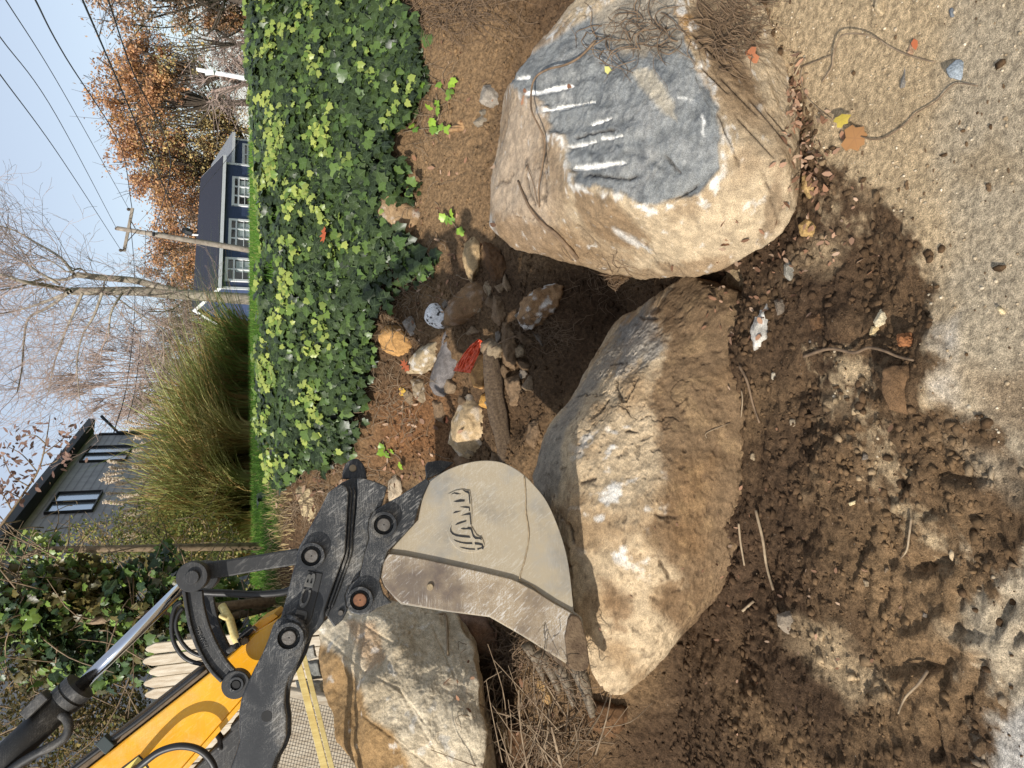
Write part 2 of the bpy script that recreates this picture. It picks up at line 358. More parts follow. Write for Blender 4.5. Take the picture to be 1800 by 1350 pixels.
_used = np.unique(_cf); _map = np.zeros(nx * ny, int); _map[_used] = np.arange(len(_used)); _gv = np.stack([Xf, Yf, Z], 1)[_used]
GBV = BVHTree.FromPolygons(_gv.tolist(), _map[_cf].tolist())
def gp(x, y):
    h = GBV.ray_cast(Vector(EYE), Vector(ray(x, y)).normalized())
    return np.array(h[0]) if h[0] is not None else gp0(x, y, hz)
BV = []
def cast(x, y):
    P = gp(x, y); best = np.linalg.norm(P - EYE); r = Vector(ray(x, y)).normalized(); n = np.array([0, 0, 1.])
    for b in BV:
        h = b.ray_cast(Vector(EYE), r)
        if h[0] is not None and h[3] < best: best = h[3]; P = np.array(h[0]); n = np.array(h[1])
    return P, n
# coarse sheet to the horizon
cx = np.concatenate([-np.geomspace(900, 4, 26), np.linspace(-3.6, 4.2, 20), np.geomspace(4.6, 900, 26)])
cy = np.concatenate([-np.geomspace(400, 1, 14), np.linspace(0, 6.0, 26), np.linspace(6.3, 26, 60), np.geomspace(28, 1800, 24)])
CX, CY = np.meshgrid(cx, cy); cz = h0(CX.ravel(), np.minimum(CY.ravel(), 890)) - np.where((CX.ravel() > GX0) & (CX.ravel() < GX1) & (CY.ravel() > GY0) & (CY.ravel() < GY1), .12, .01)
idx = np.arange(len(cx) * len(cy)).reshape(len(cy), len(cx)); cf = np.stack([idx[:-1, :-1], idx[:-1, 1:], idx[1:, 1:], idx[1:, :-1]], -1).reshape(-1, 4)
PC = np.stack([CX.ravel(), CY.ravel(), cz], 1); cc = np.where((CY.ravel() > 5.9)[:, None], np.array(srgb(64, 84, 34))[None], sandc[None] * .8)
tag(nmesh('terrain', PC, cf, M_ground, origin=(0, 0, 0), col=cc), kind='structure')
# ---------------------------------------------------------------- rocks: rounded convex hulls with real noise relief
_ico = {}
def ico(sub):
    if sub not in _ico:
        bm = bmesh.new(); bmesh.ops.create_icosphere(bm, subdivisions=sub, radius=1)
        v = np.array([x.co[:] for x in bm.verts]); f = np.array([[q.index for q in p.verts] for p in bm.faces]); bm.free()
        v /= np.linalg.norm(v, axis=1)[:, None]; _ico[sub] = (v, f)
    return _ico[sub]
def vnorm(v, f):
    fn = np.cross(v[f[:, 1]] - v[f[:, 0]], v[f[:, 2]] - v[f[:, 0]]); n = np.zeros_like(v)
    for k in range(3): np.add.at(n, f[:, k], fn)
    return n / (np.linalg.norm(n, axis=1)[:, None] + 1e-12)
def polyrock(pts, sub, p, disp):
    pts = np.array(pts, float); S = (pts.max(0) - pts.min(0)) / 2; c = (pts.min(0) + pts.max(0)) / 4 + pts.mean(0) / 2; q = (pts - c) / S
    bm = bmesh.new(); [bm.verts.new(a) for a in q]; bmesh.ops.convex_hull(bm, input=bm.verts); bm.normal_update()
    pl = []
    for f in bm.faces:
        n = np.array(f.normal); d = n @ np.array(f.verts[0].co)
        if f.calc_area() < 1e-5: continue
        if d < 0: n = -n; d = -d
        if all(not (n @ a > .99 and abs(d - b) < .05) for a, b in pl): pl.append((n, max(d, .05)))
    bm.free(); N = np.array([a / b for a, b in pl]); D, Fc = ico(sub)
    val = np.maximum(D @ N.T, 0); p = p * 2.2; r = (val ** p).sum(1) ** (-1 / p)
    V = c + S * D * r[:, None]; n = vnorm(V, Fc)
    h = 0
    for (s, a, o, k) in disp: h = h + (a * fbm(V, s, o, 3.7 * s, k) if k < 5 else a * (terr(fbm(V, s, o, 3.7 * s) + .5, k) - .55))
    V = V + n * h[:, None]; return V, Fc, vnorm(V, Fc)
def colmix(base, *layers):
    c = base
    for col, t in layers: c = c * (1 - t[:, None]) + np.array(col)[None] * t[:, None]
    return c
def cracks(V, s, off, w): return sstep(w, 0, np.abs(fbm(V, s, 5, off))) * sstep(-.05, .2, fbm(V, s * .8, 2, off + 9))
def gash(V, N, px, py, jt, segs, dep=.012):
    g = np.zeros(len(V))
    for a, b, wd in segs:
        d, t = segd(px + jt * .35, py + jt * .35, a, b); g = np.maximum(g, np.exp(-(d / wd) ** 2) * sstep(-.01, .15, t) * sstep(1.01, .8, t))
    return V - N * (dep * g)[:, None], g
# ---- right boulder
G = [(905, 127, 2.64), (1005, 60, 2.6), (1090, 0, 2.42), (1105, -110, 2.35), (1240, -110, 2.28), (1240, 20, 2.22), (1340, 150, 1.92), (1397, 240, 1.76), (1412, 283, 1.7), (1400, 370, 1.71), (1372, 412, 1.76), (1290, 462, 1.9),
     (1205, 490, 2.1), (1130, 494, 2.38), (1080, 470, 2.52), (975, 452, 2.78), (900, 440, 2.92), (858, 400, 3.02), (868, 290, 3.06), (885, 160, 3.0),
     (1010, 330, 2.24), (955, 225, 2.43), (1130, 360, 1.96), (1230, 342, 1.80), (1266, 250, 1.73), (1206, 95, 1.85), (1185, 20, 1.97), (1170, -110, 2.1), (1385, 288, 1.63)]
pts = [PY(*q) for q in G]; pts += [(.55, 2.95, 0), (1.5, 3.0, 0), (1.75, 2.6, 0), (.75, 2.1, -.1), (1.1, 1.85, -.1), (1.5, 2.0, -.1)]
V, Fc, N = polyrock(pts, 8, 60, [(2.2, .010, 3, 0), (3.2, .022, 3, 4), (9, .006, 5, 1), (26, .0045, 4, 0), (80, .0028, 3, 0)])
px, py = proj(V); jt = fbm(V, 9, 5) * 34 + fbm(V, 40, 3) * 12
gray = polysd(px + jt * .45, py - jt * .45, [(890, 118), (1000, 50), (1090, -10), (1110, -200), (1190, -200), (1190, 20), (1208, 80), (1222, 120), (1262, 185), (1268, 240), (1262, 300), (1225, 345), (1150, 360), (1095, 340), (1045, 330), (1012, 318), (1003, 290), (990, 240), (968, 232), (955, 190), (920, 160), (895, 145)])
gm = sstep(-3, 5, gray)
# ledges broken along the split face
lay = np.zeros(len(V))
for a, b, wd in (((960, 225), (1120, 212), 10), ((1000, 262), (1150, 240), 9), ((1010, 300), (1125, 305), 12), ((945, 178), (1100, 172), 8), ((930, 150), (1060, 125), 7), ((1150, 285), (1190, 305), 7), ((1180, 355), (1235, 315), 8), ((1100, 265), (1200, 290), 7)):
    d, t = segd(px + jt * .3, py + jt * .35, a, b); lay -= .012 * np.exp(-(d / wd) ** 2) * (1 - t * .6)
V = V + N * (lay * gm)[:, None] + N * (gm * (.005 * fbm(V * np.array([1, 1, 3.]), 22, 4, 1., 1)))[:, None] - N * (gm * .006)[:, None]
GR = [((905, 138), (927, 133), 3.5), ((923, 164), (1003, 150), 5), ((955, 193), (1040, 177), 4.2), ((1032, 217), (1072, 205), 2.6), ((997, 256), (1043, 247), 2.6), ((1053, 243), (1090, 237), 2.6), ((1007, 293), (1098, 285), 4.6)]
wh = np.zeros(len(V))
for a, b, wd in GR:
    d, t = segd(px, py + jt * .05, a, b); wq = wd * (1.0 - .75 * np.abs(t - .35)) + jt * .02; wh = np.maximum(wh, sstep(wq + 1., wq - .8, d)); V = V - N * (.012 * np.exp(-(d / (wq * 1.2)) ** 2))[:, None]
V, gs = gash(V, N, px, py, jt, [((1215, 55), (1300, 140), 2.5), ((1262, 130), (1335, 205), 2.2), ((1318, 170), (1395, 262), 3), ((1228, 112), (1285, 168), 1.8), ((1345, 190), (1390, 240), 2), ((1290, 200), (1370, 285), 1.6), ((950, 235), (962, 292), 2.4), ((962, 292), (953, 365), 2.2), ((918, 300), (945, 372), 2.2),
    ((1168, 275), (1194, 304), 1.8), ((1178, 354), (1228, 318), 2), ((975, 190), (1010, 183), 2), ((1000, 240), (1090, 228), 2.2), ((1015, 305), (1130, 312), 2.5), ((1260, 190), (1300, 300), 1.4), ((870, 330), (905, 300), 2), ((1010, 390), (1060, 440), 1.8), ((1340, 300), (1375, 400), 1.4)])
cr = cracks(V, 3.4, 5., .018) * (1 - gm * .6); V = V - N * (.006 * cr)[:, None]; gs = np.maximum(gs, cr * .7)
N = vnorm(V, Fc)
tan_ = np.array(srgb(180, 160, 130)); brown = np.array(srgb(130, 106, 78)); dk = np.array(srgb(94, 72, 50)); ochre = np.array(srgb(186, 140, 78)); pinkt = np.array(srgb(168, 148, 124)); grayc = np.array(srgb(128, 129, 126)); lg = np.array(srgb(160, 158, 152)); white = np.array(srgb(238, 234, 224))
one = np.ones(len(V))
c = np.tile(tan_, (len(V), 1))
c = colmix(c, (pinkt, sstep(1010, 950, px + jt)), (brown, sstep(-.1, .3, fbm(V, 4, 5, 3.)) * .6),
           (brown, .85 * sstep(-6, 12, polysd(px + jt, py + jt, [(1000, 320), (1080, 345), (1100, 370), (1150, 420), (1110, 440), (1060, 430), (1010, 380)]))),
           (brown, .75 * sstep(-8, 16, polysd(px + jt, py + jt, [(860, 370), (1000, 400), (1100, 470), (1290, 440), (1300, 520), (1100, 530), (860, 480)]))),
           (dk, .7 * sstep(-8, 16, polysd(px + jt, py + jt, [(1180, 10), (1250, 0), (1350, 170), (1330, 190), (1250, 110)]))),
           (dk, .6 * sstep(-4, 10, polysd(px + jt * .6, py + jt * .6, [(1385, 285), (1375, 320), (1390, 370), (1370, 420), (1330, 440), (1350, 330)]))),
           (ochre, .7 * sstep(-8, 10, polysd(px + jt, py + jt, [(1172, 20), (1210, 25), (1216, 75), (1195, 70)]))),
           (brown, .5 * sstep(-8, 14, polysd(px + jt, py + jt, [(1210, 60), (1300, 100), (1390, 240), (1370, 260), (1280, 190)]))),
           (white * .8, .55 * sstep(.26, .5, fbm(V * np.array([1, 2.2, 3.]), 12, 6, 8.) + .2 * sstep(40, 0, np.abs(gray)))),
           (white * .75, .7 * sstep(-3, 5, polysd(px + jt * .7, py + jt * .7, [(1070, 395), (1085, 400), (1140, 432), (1120, 436), (1080, 410)]))),
           (lg, .75 * sstep(10, 0, np.abs(polysd(px + jt * .6, py + jt * .6, [(860, 380), (868, 430), (900, 443), (870, 425)])))))
gcol = colmix(np.tile(grayc, (len(V), 1)), (lg, sstep(-.1, .35, fbm(V, 6, 5, 12.)) * .5), (np.array(srgb(92, 95, 96)), sstep(.0, .3, fbm(V * np.array([1, 1, 2.2]), 12, 4, 19.)) * .6),
              (np.array(srgb(176, 164, 142)), .8 * sstep(-4, 8, polysd(px + jt * .7, py + jt * .7, [(1110, 130), (1155, 128), (1180, 175), (1190, 215), (1165, 200), (1130, 160)]))),
              (np.array(srgb(158, 144, 122)), .75 * sstep(-10, 14, polysd(px + jt, py + jt, [(1030, 0), (1100, -50), (1200, -50), (1195, 90), (1100, 100), (1050, 60)]))),
              (white, .6 * sstep(-.1, .25, fbm(V, 30, 3, 3.)) * sstep(3.2, .5, np.abs(np.hypot((px - 1195) / 1., (py - 228) / 1.35) - 42 + jt * .25)) * (px > 1190)))
c = c * (1 - gm[:, None]) + gcol * gm[:, None]
c = colmix(c, (white * .85, .8 * sstep(9, 2, np.abs(gray + 8) ) * sstep(-.1, .3, fbm(V, 18, 4, 30.)) * (px > 960)), (np.array(srgb(60, 50, 40)), gs * .75), (white, wh))
right_b = nmesh('boulder', V, Fc, M_rock, col=c); tag(right_b, 'huge tan boulder at right with a grey split face and white drill grooves', 'boulder')
BV.append(BVHTree.FromPolygons(V.tolist(), Fc.tolist()))
for (x, y) in ((923, 160), (1001, 152)):
    P, n = cast(x, y); mb = MB(); mb.tube([P + n * .004, P + n * .0005, P - n * .01], [.009, .011, .008], 9); mb.obj('rust_plug', M_rust, right_b)
# ---- long boulder in front
G = [(932, 838, 2.72), (958, 765, 2.74), (1000, 700, 2.74), (1060, 622, 2.7), (1120, 556, 2.6), (1180, 503, 2.42), (1215, 485, 2.32), (1245, 505, 2.2), (1280, 570, 2.1), (1300, 610, 2.06), (1310, 760, 2.0), (1290, 900, 2.0),
     (1240, 1010, 2.06), (1200, 1100, 2.12), (1135, 1195, 2.25), (1095, 1230, 2.24), (1062, 1226, 2.24), (1042, 1190, 2.24), (1008, 1080, 2.24), (998, 960, 2.28), (986, 900, 2.34), (988, 850, 2.40), (992, 775, 2.5), (1010, 730, 2.62), (1050, 672, 2.6),
     (1110, 960, 2.10), (1140, 760, 2.2), (1160, 620, 2.25)]
pts = [PY(*q) for q in G]; pts += [(-.7, 2.85, -.05), (.3, 3.0, -.05), (-.9, 2.4, -.1), (.3, 2.05, -.15), (-.5, 2.0, -.15)]
V, Fc, N = polyrock(pts, 8, 50, [(2.4, .014, 3, 0), (3.2, .028, 3, 4), (9, .007, 5, 1), (28, .0055, 4, 0), (80, .003, 3, 0)])
px, py = proj(V); jt = fbm(V, 7, 5) * 34 + fbm(V, 36, 3) * 10
V, gs = gash(V, N, px, py, jt, [((1084, 664), (1090, 704), 2.4), ((1090, 704), (1128, 662), 2), ((1122, 556), (1160, 562), 2), ((1096, 756), (1126, 762), 2), ((1010, 700), (1070, 690), 1.8), ((1040, 740), (1075, 700), 2), ((1000, 920), (1012, 960), 3), ((1150, 905), (1200, 912), 3), ((1160, 985), (1178, 1020), 2.4), ((1020, 850), (1050, 838), 4), ((1070, 640), (1100, 640), 1.6)])
cr = cracks(V, 3.8, 15., .016); V = V - N * (.007 * cr)[:, None]; pit = sstep(.27, .36, fbm(V, 30, 3, 81.)); V = V - N * (.004 * pit)[:, None]; gs = np.maximum(gs, np.maximum(cr * .7, pit * .5))
c = np.tile(np.array(srgb(186, 164, 132)), (len(V), 1))
jb = jt * 1.5 + fbm(V, 2.5, 3, 77.) * 60
lowsoil = sstep(-14, 18, polysd(px + jb, py + jb, [(1160, 380), (1180, 520), (1160, 620), (1150, 700), (1160, 760), (1158, 850), (1165, 900), (1150, 960), (1190, 1010), (1150, 1060), (1200, 1130), (1400, 1300), (1400, 380)]))
c = colmix(c, (np.array(srgb(150, 122, 88)), sstep(-.1, .3, fbm(V, 5, 5, 4.)) * .7), (np.array(srgb(128, 122, 112)), .75 * sstep(-5, 8, polysd(px + jt * .4, py + jt * .4, [(925, 850), (960, 755), (1010, 690), (1065, 610), (1150, 520), (1120, 580), (1060, 665), (1005, 740), (992, 790), (985, 860), (965, 900), (930, 880)]))),  # grey band along the back facet: its shade put into the stone colour
           (np.array(srgb(140, 140, 136)), .6 * sstep(-8, 10, polysd(px + jt, py + jt, [(1110, 560), (1150, 540), (1165, 600), (1110, 670), (1075, 665)]))),
           (np.array(srgb(112, 84, 56)), .7 * sstep(-10, 14, polysd(px + jt, py + jt, [(1060, 1020), (1110, 1040), (1110, 1090), (1070, 1110)]))),
           (np.array(srgb(112, 88, 62)), .9 * lowsoil), (np.array(srgb(150, 124, 90)), .5 * lowsoil * sstep(.1, .3, fbm(V, 11, 5, 61.))), (np.array(srgb(130, 92, 48)), .22 * lowsoil * sstep(-20, 30, polysd(px, py, [(1180, 800), (1260, 800), (1240, 1000), (1180, 960)]))),
           (white * .92, .8 * (1 - lowsoil) * sstep(.12, .30, fbm(V * np.array([1.6, 1, 1]), 9, 7, 9.)) * sstep(-30, 40, polysd(px, py, [(1020, 760), (1180, 720), (1180, 950), (1150, 1010), (1060, 1000), (1000, 930)]))),
           (np.array(srgb(64, 50, 38)), gs * .75))
long_b = nmesh('boulder', V, Fc, M_rock, col=c); tag(long_b, 'long tan boulder under the bucket, lower half caked in dark soil', 'boulder')
BV.append(BVHTree.FromPolygons(V.tolist(), Fc.tolist()))
# ---- pale boulder behind the bucket
G = [(556, 1100, 3.33), (640, 1050, 3.28), (740, 1055, 3.18), (800, 1080, 3.03), (828, 1130, 2.88), (842, 1190, 2.73), (850, 1300, 2.63), (850, 1420, 2.53), (700, 1440, 2.68), (640, 1350, 2.88), (600, 1290, 2.98), (565, 1220, 3.13), (553, 1150, 3.28), (720, 1180, 2.83), (640, 1210, 2.93), (760, 1300, 2.63)]
pts = [PY(*q) for q in G]; pts += [(-1.2, 3.8, .8), (-2.1, 3.7, .7), (-1.15, 3.1, .6), (-2.0, 3.0, .6)]
V, Fc, N = polyrock(pts, 8, 50, [(2., .02, 4, 0), (2.2, .09, 3, 4), (7, .010, 5, 1), (26, .005, 4, 0), (80, .0025, 3, 0)])
px, py = proj(V); jt = fbm(V, 6, 5) * 30 + fbm(V, 36, 3) * 10
for a, b in (((560, 1110), (640, 1180)), ((640, 1180), (700, 1210)), ((700, 1210), (745, 1270)), ((700, 1210), (770, 1330)), ((610, 1080), (690, 1130)), ((760, 1100), (800, 1190)), ((640, 1260), (760, 1350)), ((690, 1130), (730, 1100))):
    d, t = segd(px + jt * .3, py + jt * .3, a, b); V = V - N * (.004 * np.exp(-(d / 2.5) ** 2))[:, None]
c = np.tile(np.array(srgb(202, 188, 162)), (len(V), 1))
c = colmix(c, (np.array(srgb(178, 160, 130)), sstep(-.1, .3, fbm(V, 3, 5, 4.)) * .6), (np.array(srgb(148, 118, 78)), .95 * sstep(-6, 10, polysd(px + jt * .6, py + jt * .6, [(552, 1120), (600, 1150), (625, 1190), (640, 1220), (650, 1260), (700, 1290), (720, 1350), (700, 1450), (600, 1400), (540, 1200)]))),
           (np.array(srgb(176, 134, 92)), .5 * sstep(-6, 10, polysd(px + jt, py + jt, [(600, 1080), (660, 1090), (670, 1150), (640, 1180)]))), (white * .8, .5 * sstep(.25, .4, fbm(V, 12, 5, 9.))))
pale_b = nmesh('boulder', V, Fc, M_rock, col=c); tag(pale_b, 'big pale cracked boulder behind the excavator bucket', 'boulder')
BV.append(BVHTree.FromPolygons(V.tolist(), Fc.tolist()))
# ---- small rocks, each from its own outline
rrng = np.random.RandomState(5)
def rock(poly, col, label, name='rock', cat='rock', col2=None, t2=.5, p=18, bulge=.35, sub=5, rg=.03, group=None, dep=None, mat=None, whitef=0, cast_on=False, sink=.12):
    poly = np.array(poly, float); cx_, cy_ = poly.mean(0); P = cast(cx_, cy_)[0] if cast_on else gp(cx_, cy_)
    zc = dep or (P - EYE) @ FW; size = np.hypot(*(poly.max(0) - poly.min(0))) / F * zc * .7; zc = zc + (0 if dep else size * sink); poly = (poly - (cx_, cy_)) * 1.06 + (cx_, cy_); pts = []
    for q in poly:
        e = q - (cx_, cy_)
        pts.append(PD(q[0], q[1], zc)); a = (cx_, cy_) + e * .62; pts.append(PD(a[0], a[1], zc - bulge * size * (.8 + .4 * rrng.rand())))
        a = (cx_, cy_) + e * .8; pts.append(PD(a[0], a[1], zc + .45 * size))
    V, Fc, N = polyrock(pts, sub, p * 1.6, [(1.6 / size, size * rg, 3, 0), (1.3 / size, size * .07, 3, 5), (6 / size, size * rg, 4, 1), (22 / size, size * rg * .3, 3, 0)])
    o = rrng.rand() * 50; n = fbm(V, 1.8 / size, 4, o); c = np.tile(np.array(col), (len(V), 1))
    c = colmix(c, (np.array(col2 or tuple(x * .62 for x in col)), sstep(-.1, .25, n) * t2), (white * .85, whitef * sstep(.1, .3, fbm(V, 5 / size, 4, o + 3))))
    ob = nmesh(name, V, Fc, mat or M_rock, col=c); tag(ob, label, cat, group); BV.append(BVHTree.FromPolygons(V.tolist(), Fc.tolist())); return ob
T1 = srgb(182, 150, 106); T2 = srgb(150, 124, 92); GRY = srgb(138, 130, 120); BRN = srgb(120, 92, 64); SOIL = srgb(96, 70, 46)
rock([(662, 345), (690, 336), (735, 350), (755, 375), (750, 400), (725, 424), (700, 420), (668, 392), (660, 368)], T2, 'brown block of rock at the foot of the ivy, dark on its upper side', col2=BRN, whitef=.25)
rock([(664, 590), (680, 572), (705, 572), (730, 590), (738, 612), (728, 626), (700, 628), (672, 615)], srgb(186, 142, 88), 'rounded orange-tan rock touching the ivy edge', p=9)
rock([(706, 567), (722, 556), (742, 575), (738, 592), (722, 592)], GRY, 'small grey stone behind the rounded orange-tan rock', p=14)
rock([(716, 655), (722, 630), (740, 610), (770, 590), (790, 590), (782, 620), (765, 645), (740, 656)], srgb(170, 150, 118), 'pale wedge rock between the rounded rock and the grey slab', whitef=.5, dep=None)
rock([(785, 575), (810, 573), (828, 586), (824, 605), (806, 640), (800, 670), (790, 692), (775, 695), (762, 690), (756, 672), (768, 640), (778, 605)], srgb(118, 112, 108), 'smooth dark grey slab standing on end beside the orange bag', p=14, col2=srgb(96, 88, 82), bulge=.2)
rock([(845, 483), (866, 496), (868, 520), (855, 552), (830, 562), (800, 573), (780, 570), (782, 545), (808, 530), (822, 500)], srgb(132, 104, 74), 'bent brown rock lying over the white concrete chunk', p=12, whitef=.12, col2=srgb(104, 78, 54))
rock([(815, 430), (835, 413), (848, 420), (850, 450), (842, 480), (830, 500), (820, 480), (813, 455)], srgb(172, 146, 108), 'upright tan rock above the bent brown rock', p=14)
rock([(850, 425), (880, 430), (900, 470), (890, 500), (868, 495), (850, 460)], SOIL, 'dirt covered rock beside the root hanging from the right boulder', p=10, rg=.06)
rock([(722, 668), (745, 664), (762, 690), (758, 705), (742, 712), (728, 695)], srgb(150, 132, 106), 'small speckled stone just above the hollow, beside the slab tip', whitef=.4)
rock([(705, 692), (715, 680), (728, 690), (735, 712), (722, 716)], srgb(142, 122, 96), 'little tan stone on the dirt near the yellow leaf')
rock([(822, 650), (850, 612), (868, 620), (862, 660), (848, 684), (832, 678)], srgb(182, 140, 90), 'orange-tan rock tucked below the orange bag', col2=SOIL)
rock([(834, 698), (872, 708), (880, 760), (872, 802), (835, 801), (804, 796), (788, 778), (796, 740), (808, 708), (820, 697)], srgb(186, 160, 122), 'blocky tan rock with flat face right of the bucket top', p=30, whitef=.3, bulge=.3)
rock([(803, 795), (830, 797), (845, 806), (835, 822), (806, 820), (798, 808)], srgb(124, 100, 76), 'flat brown stone squeezed under the blocky tan rock')
rock([(846, 695), (862, 686), (868, 705), (855, 718), (842, 712)], srgb(186, 140, 74), 'small ochre stone beside the weathered log')
rock([(910, 560), (918, 530), (950, 505), (985, 485), (1006, 488), (1000, 520), (975, 560), (940, 572), (925, 577)], srgb(150, 118, 84), 'jagged rock with white crust and clinging roots in the pit', whitef=.8, col2=SOIL, rg=.07)
rock([(842, 178), (850, 150), (872, 148), (888, 165), (884, 188), (862, 190)], srgb(150, 140, 126), 'grey cobble wedged against the upper left of the right boulder', p=8)
rock([(832, 215), (850, 200), (862, 205), (858, 220), (840, 224)], srgb(142, 130, 112), 'small grey cobble beside the torn stump', p=8)
rock([(842, 196), (853, 190), (862, 194), (858, 202), (846, 204)], srgb(130, 120, 104), 'smallest grey cobble in the row above the torn stump', p=8)
rock([(474, 795), (488, 772), (512, 775), (524, 795), (518, 816), (495, 822), (478, 810)], srgb(92, 90, 88), 'dark slate slab leaning at the top of the ivy beside the lawn', p=24, bulge=.15, col2=srgb(64, 64, 64))
rock([(520, 862), (535, 846), (548, 850), (558, 880), (566, 900), (548, 918), (532, 905)], srgb(190, 170, 132), 'pale flat rock beside the hitch with weeds over it', p=22, bulge=.2)
rock([(682, 848), (697, 832), (708, 840), (712, 868), (700, 885), (684, 880)], srgb(182, 164, 138), 'pale upright stone between the hitch and the bucket ear', p=20)
rock([(805, 1075), (855, 1083), (885, 1120), (895, 1150), (872, 1175), (838, 1150), (812, 1110)], srgb(150, 116, 90), 'brown and pink rock half hidden beneath the bucket side', p=16, col2=srgb(108, 90, 78))
rock([(796, 1172), (805, 1166), (818, 1170), (820, 1184), (810, 1190), (798, 1184)], srgb(214, 176, 130), 'small round tan stone lodged against the pale boulder', p=10)
rock([(942, 1190), (958, 1182), (968, 1205), (980, 1238), (968, 1247), (952, 1232)], srgb(168, 134, 88), 'ochre flake of rock below the bucket teeth', p=20)
rock([(872, 1248), (888, 1245), (905, 1290), (910, 1330), (892, 1330), (880, 1290)], srgb(180, 142, 92), 'long ochre stone buried in the brush heap', p=18)
rock([(890, 1275), (930, 1270), (950, 1310), (930, 1345), (900, 1330)], SOIL, 'soil covered rock under the brush heap', p=12, rg=.06)
rock([(1035, 1225), (1085, 1235), (1110, 1240), (1100, 1285), (1075, 1305), (1045, 1285), (1030, 1250)], srgb(104, 76, 50), 'dirty brown rock at the left end of the long boulder', p=10, rg=.06)
rock([(1404, 395), (1420, 383), (1442, 388), (1444, 404), (1430, 418), (1408, 414)], srgb(186, 152, 98), 'square yellowish rock on the soil below the right boulder', p=24)
rock([(1412, 310), (1430, 308), (1444, 325), (1438, 345), (1422, 350), (1410, 332)], srgb(176, 146, 98), 'tan stone touching the lower tip of the right boulder', p=20)
rock([(1378, 465), (1388, 460), (1402, 470), (1400, 492), (1388, 496), (1378, 482)], srgb(156, 150, 136), 'pale grey stone with a tan top lying in dark clods', p=14)
rock([(1352, 518), (1358, 530), (1356, 590), (1345, 605), (1325, 615), (1320, 580), (1330, 560), (1344, 545)], srgb(186, 180, 168), 'long white-grey shard of rock beside the boulder gap', p=26, whitef=.4, bulge=.25)
rock([(1360, 528), (1376, 524), (1388, 534), (1384, 552), (1366, 554)], srgb(112, 100, 86), 'dull grey lump next to the white-grey shard', rg=.06)
rock([(1548, 545), (1565, 542), (1568, 555), (1556, 572), (1540, 575), (1536, 565)], srgb(210, 194, 160), 'cream stone upper of the pair on churned soil', p=12)
rock([(1532, 574), (1548, 572), (1552, 584), (1540, 592), (1528, 588)], srgb(214, 188, 140), 'cream stone lower of the pair on churned soil', p=12)
rock([(1366, 1080), (1395, 1073), (1402, 1095), (1396, 1118), (1380, 1112), (1368, 1100)], srgb(142, 128, 110), 'rough grey stone alone in the dark churned soil', p=22, rg=.05)
rock([(1665, 122), (1680, 108), (1712, 100), (1720, 112), (1716, 140), (1690, 142), (1670, 135)], srgb(138, 146, 152), 'flat bluish grey stone set in the sand', p=24, bulge=.1)
rock([(1540, 0), (1560, -6), (1566, 14), (1558, 32), (1546, 28), (1538, 14)], srgb(186, 164, 130), 'oval tan stone on the sand at the top edge', p=10, bulge=.2)
rock([(1584, 145), (1590, 118), (1606, 112), (1604, 130), (1592, 152), (1582, 155)], srgb(122, 116, 108), 'narrow dark stone flush in the sand', p=20, bulge=.1)
rock([(1595, 92), (1600, 76), (1612, 74), (1610, 90), (1604, 98)], srgb(170, 138, 110), 'small pinkish stone beside the fallen stem', p=16, bulge=.2)
rock([(1668, 18), (1674, 12), (1680, 20), (1678, 32), (1670, 30)], srgb(120, 124, 128), 'tiny blue-grey pebble near the top edge of the sand', sub=3)
rock([(1750, 538), (1758, 540), (1776, 550), (1774, 556), (1758, 552)], srgb(222, 200, 156), 'cream sliver of stone on bare sand', sub=3)
rock([(1356, 655), (1364, 653), (1368, 662), (1362, 670), (1356, 666)], srgb(190, 176, 152), 'pale pebble between two soil clods', sub=3)
rock([(1388, 738), (1398, 735), (1404, 746), (1396, 752), (1388, 748)], srgb(168, 150, 124), 'beige pebble by the end of the peeled stick', sub=3)
rock([(1578, 590), (1600, 585), (1618, 600), (1622, 612), (1598, 615), (1580, 606)], srgb(156, 104, 66), 'crumbling orange rotten wood chunk at the edge of the sand', name='wood_chunk', cat='wood chunk', rg=.1)
rock([(1420, 560), (1440, 545), (1455, 560), (1450, 580), (1430, 582)], srgb(92, 68, 46), 'round dark dirt lump below the shard', name='dirt_lump', cat='dirt lump', rg=.09)
rock([(1555, 650), (1600, 640), (1630, 660), (1630, 700), (1600, 728), (1565, 722), (1550, 690)], srgb(112, 86, 60), 'large flattened dirt lump at the sand edge', name='dirt_lump', cat='dirt lump', rg=.04, bulge=.12, p=8)
rock([(1712, 1306), (1728, 1292), (1744, 1306), (1742, 1326), (1722, 1332), (1710, 1320)], srgb(98, 78, 56), 'round dirt lump in the wheel rut at the bottom', name='dirt_lump', cat='dirt lump', rg=.05, p=8)
rock([(1492, 884), (1516, 874), (1520, 879), (1494, 890)], srgb(226, 206, 160), 'splintered blond wood chip on the soil', name='wood_chip', cat='wood chip', sub=4, p=30, bulge=.2)
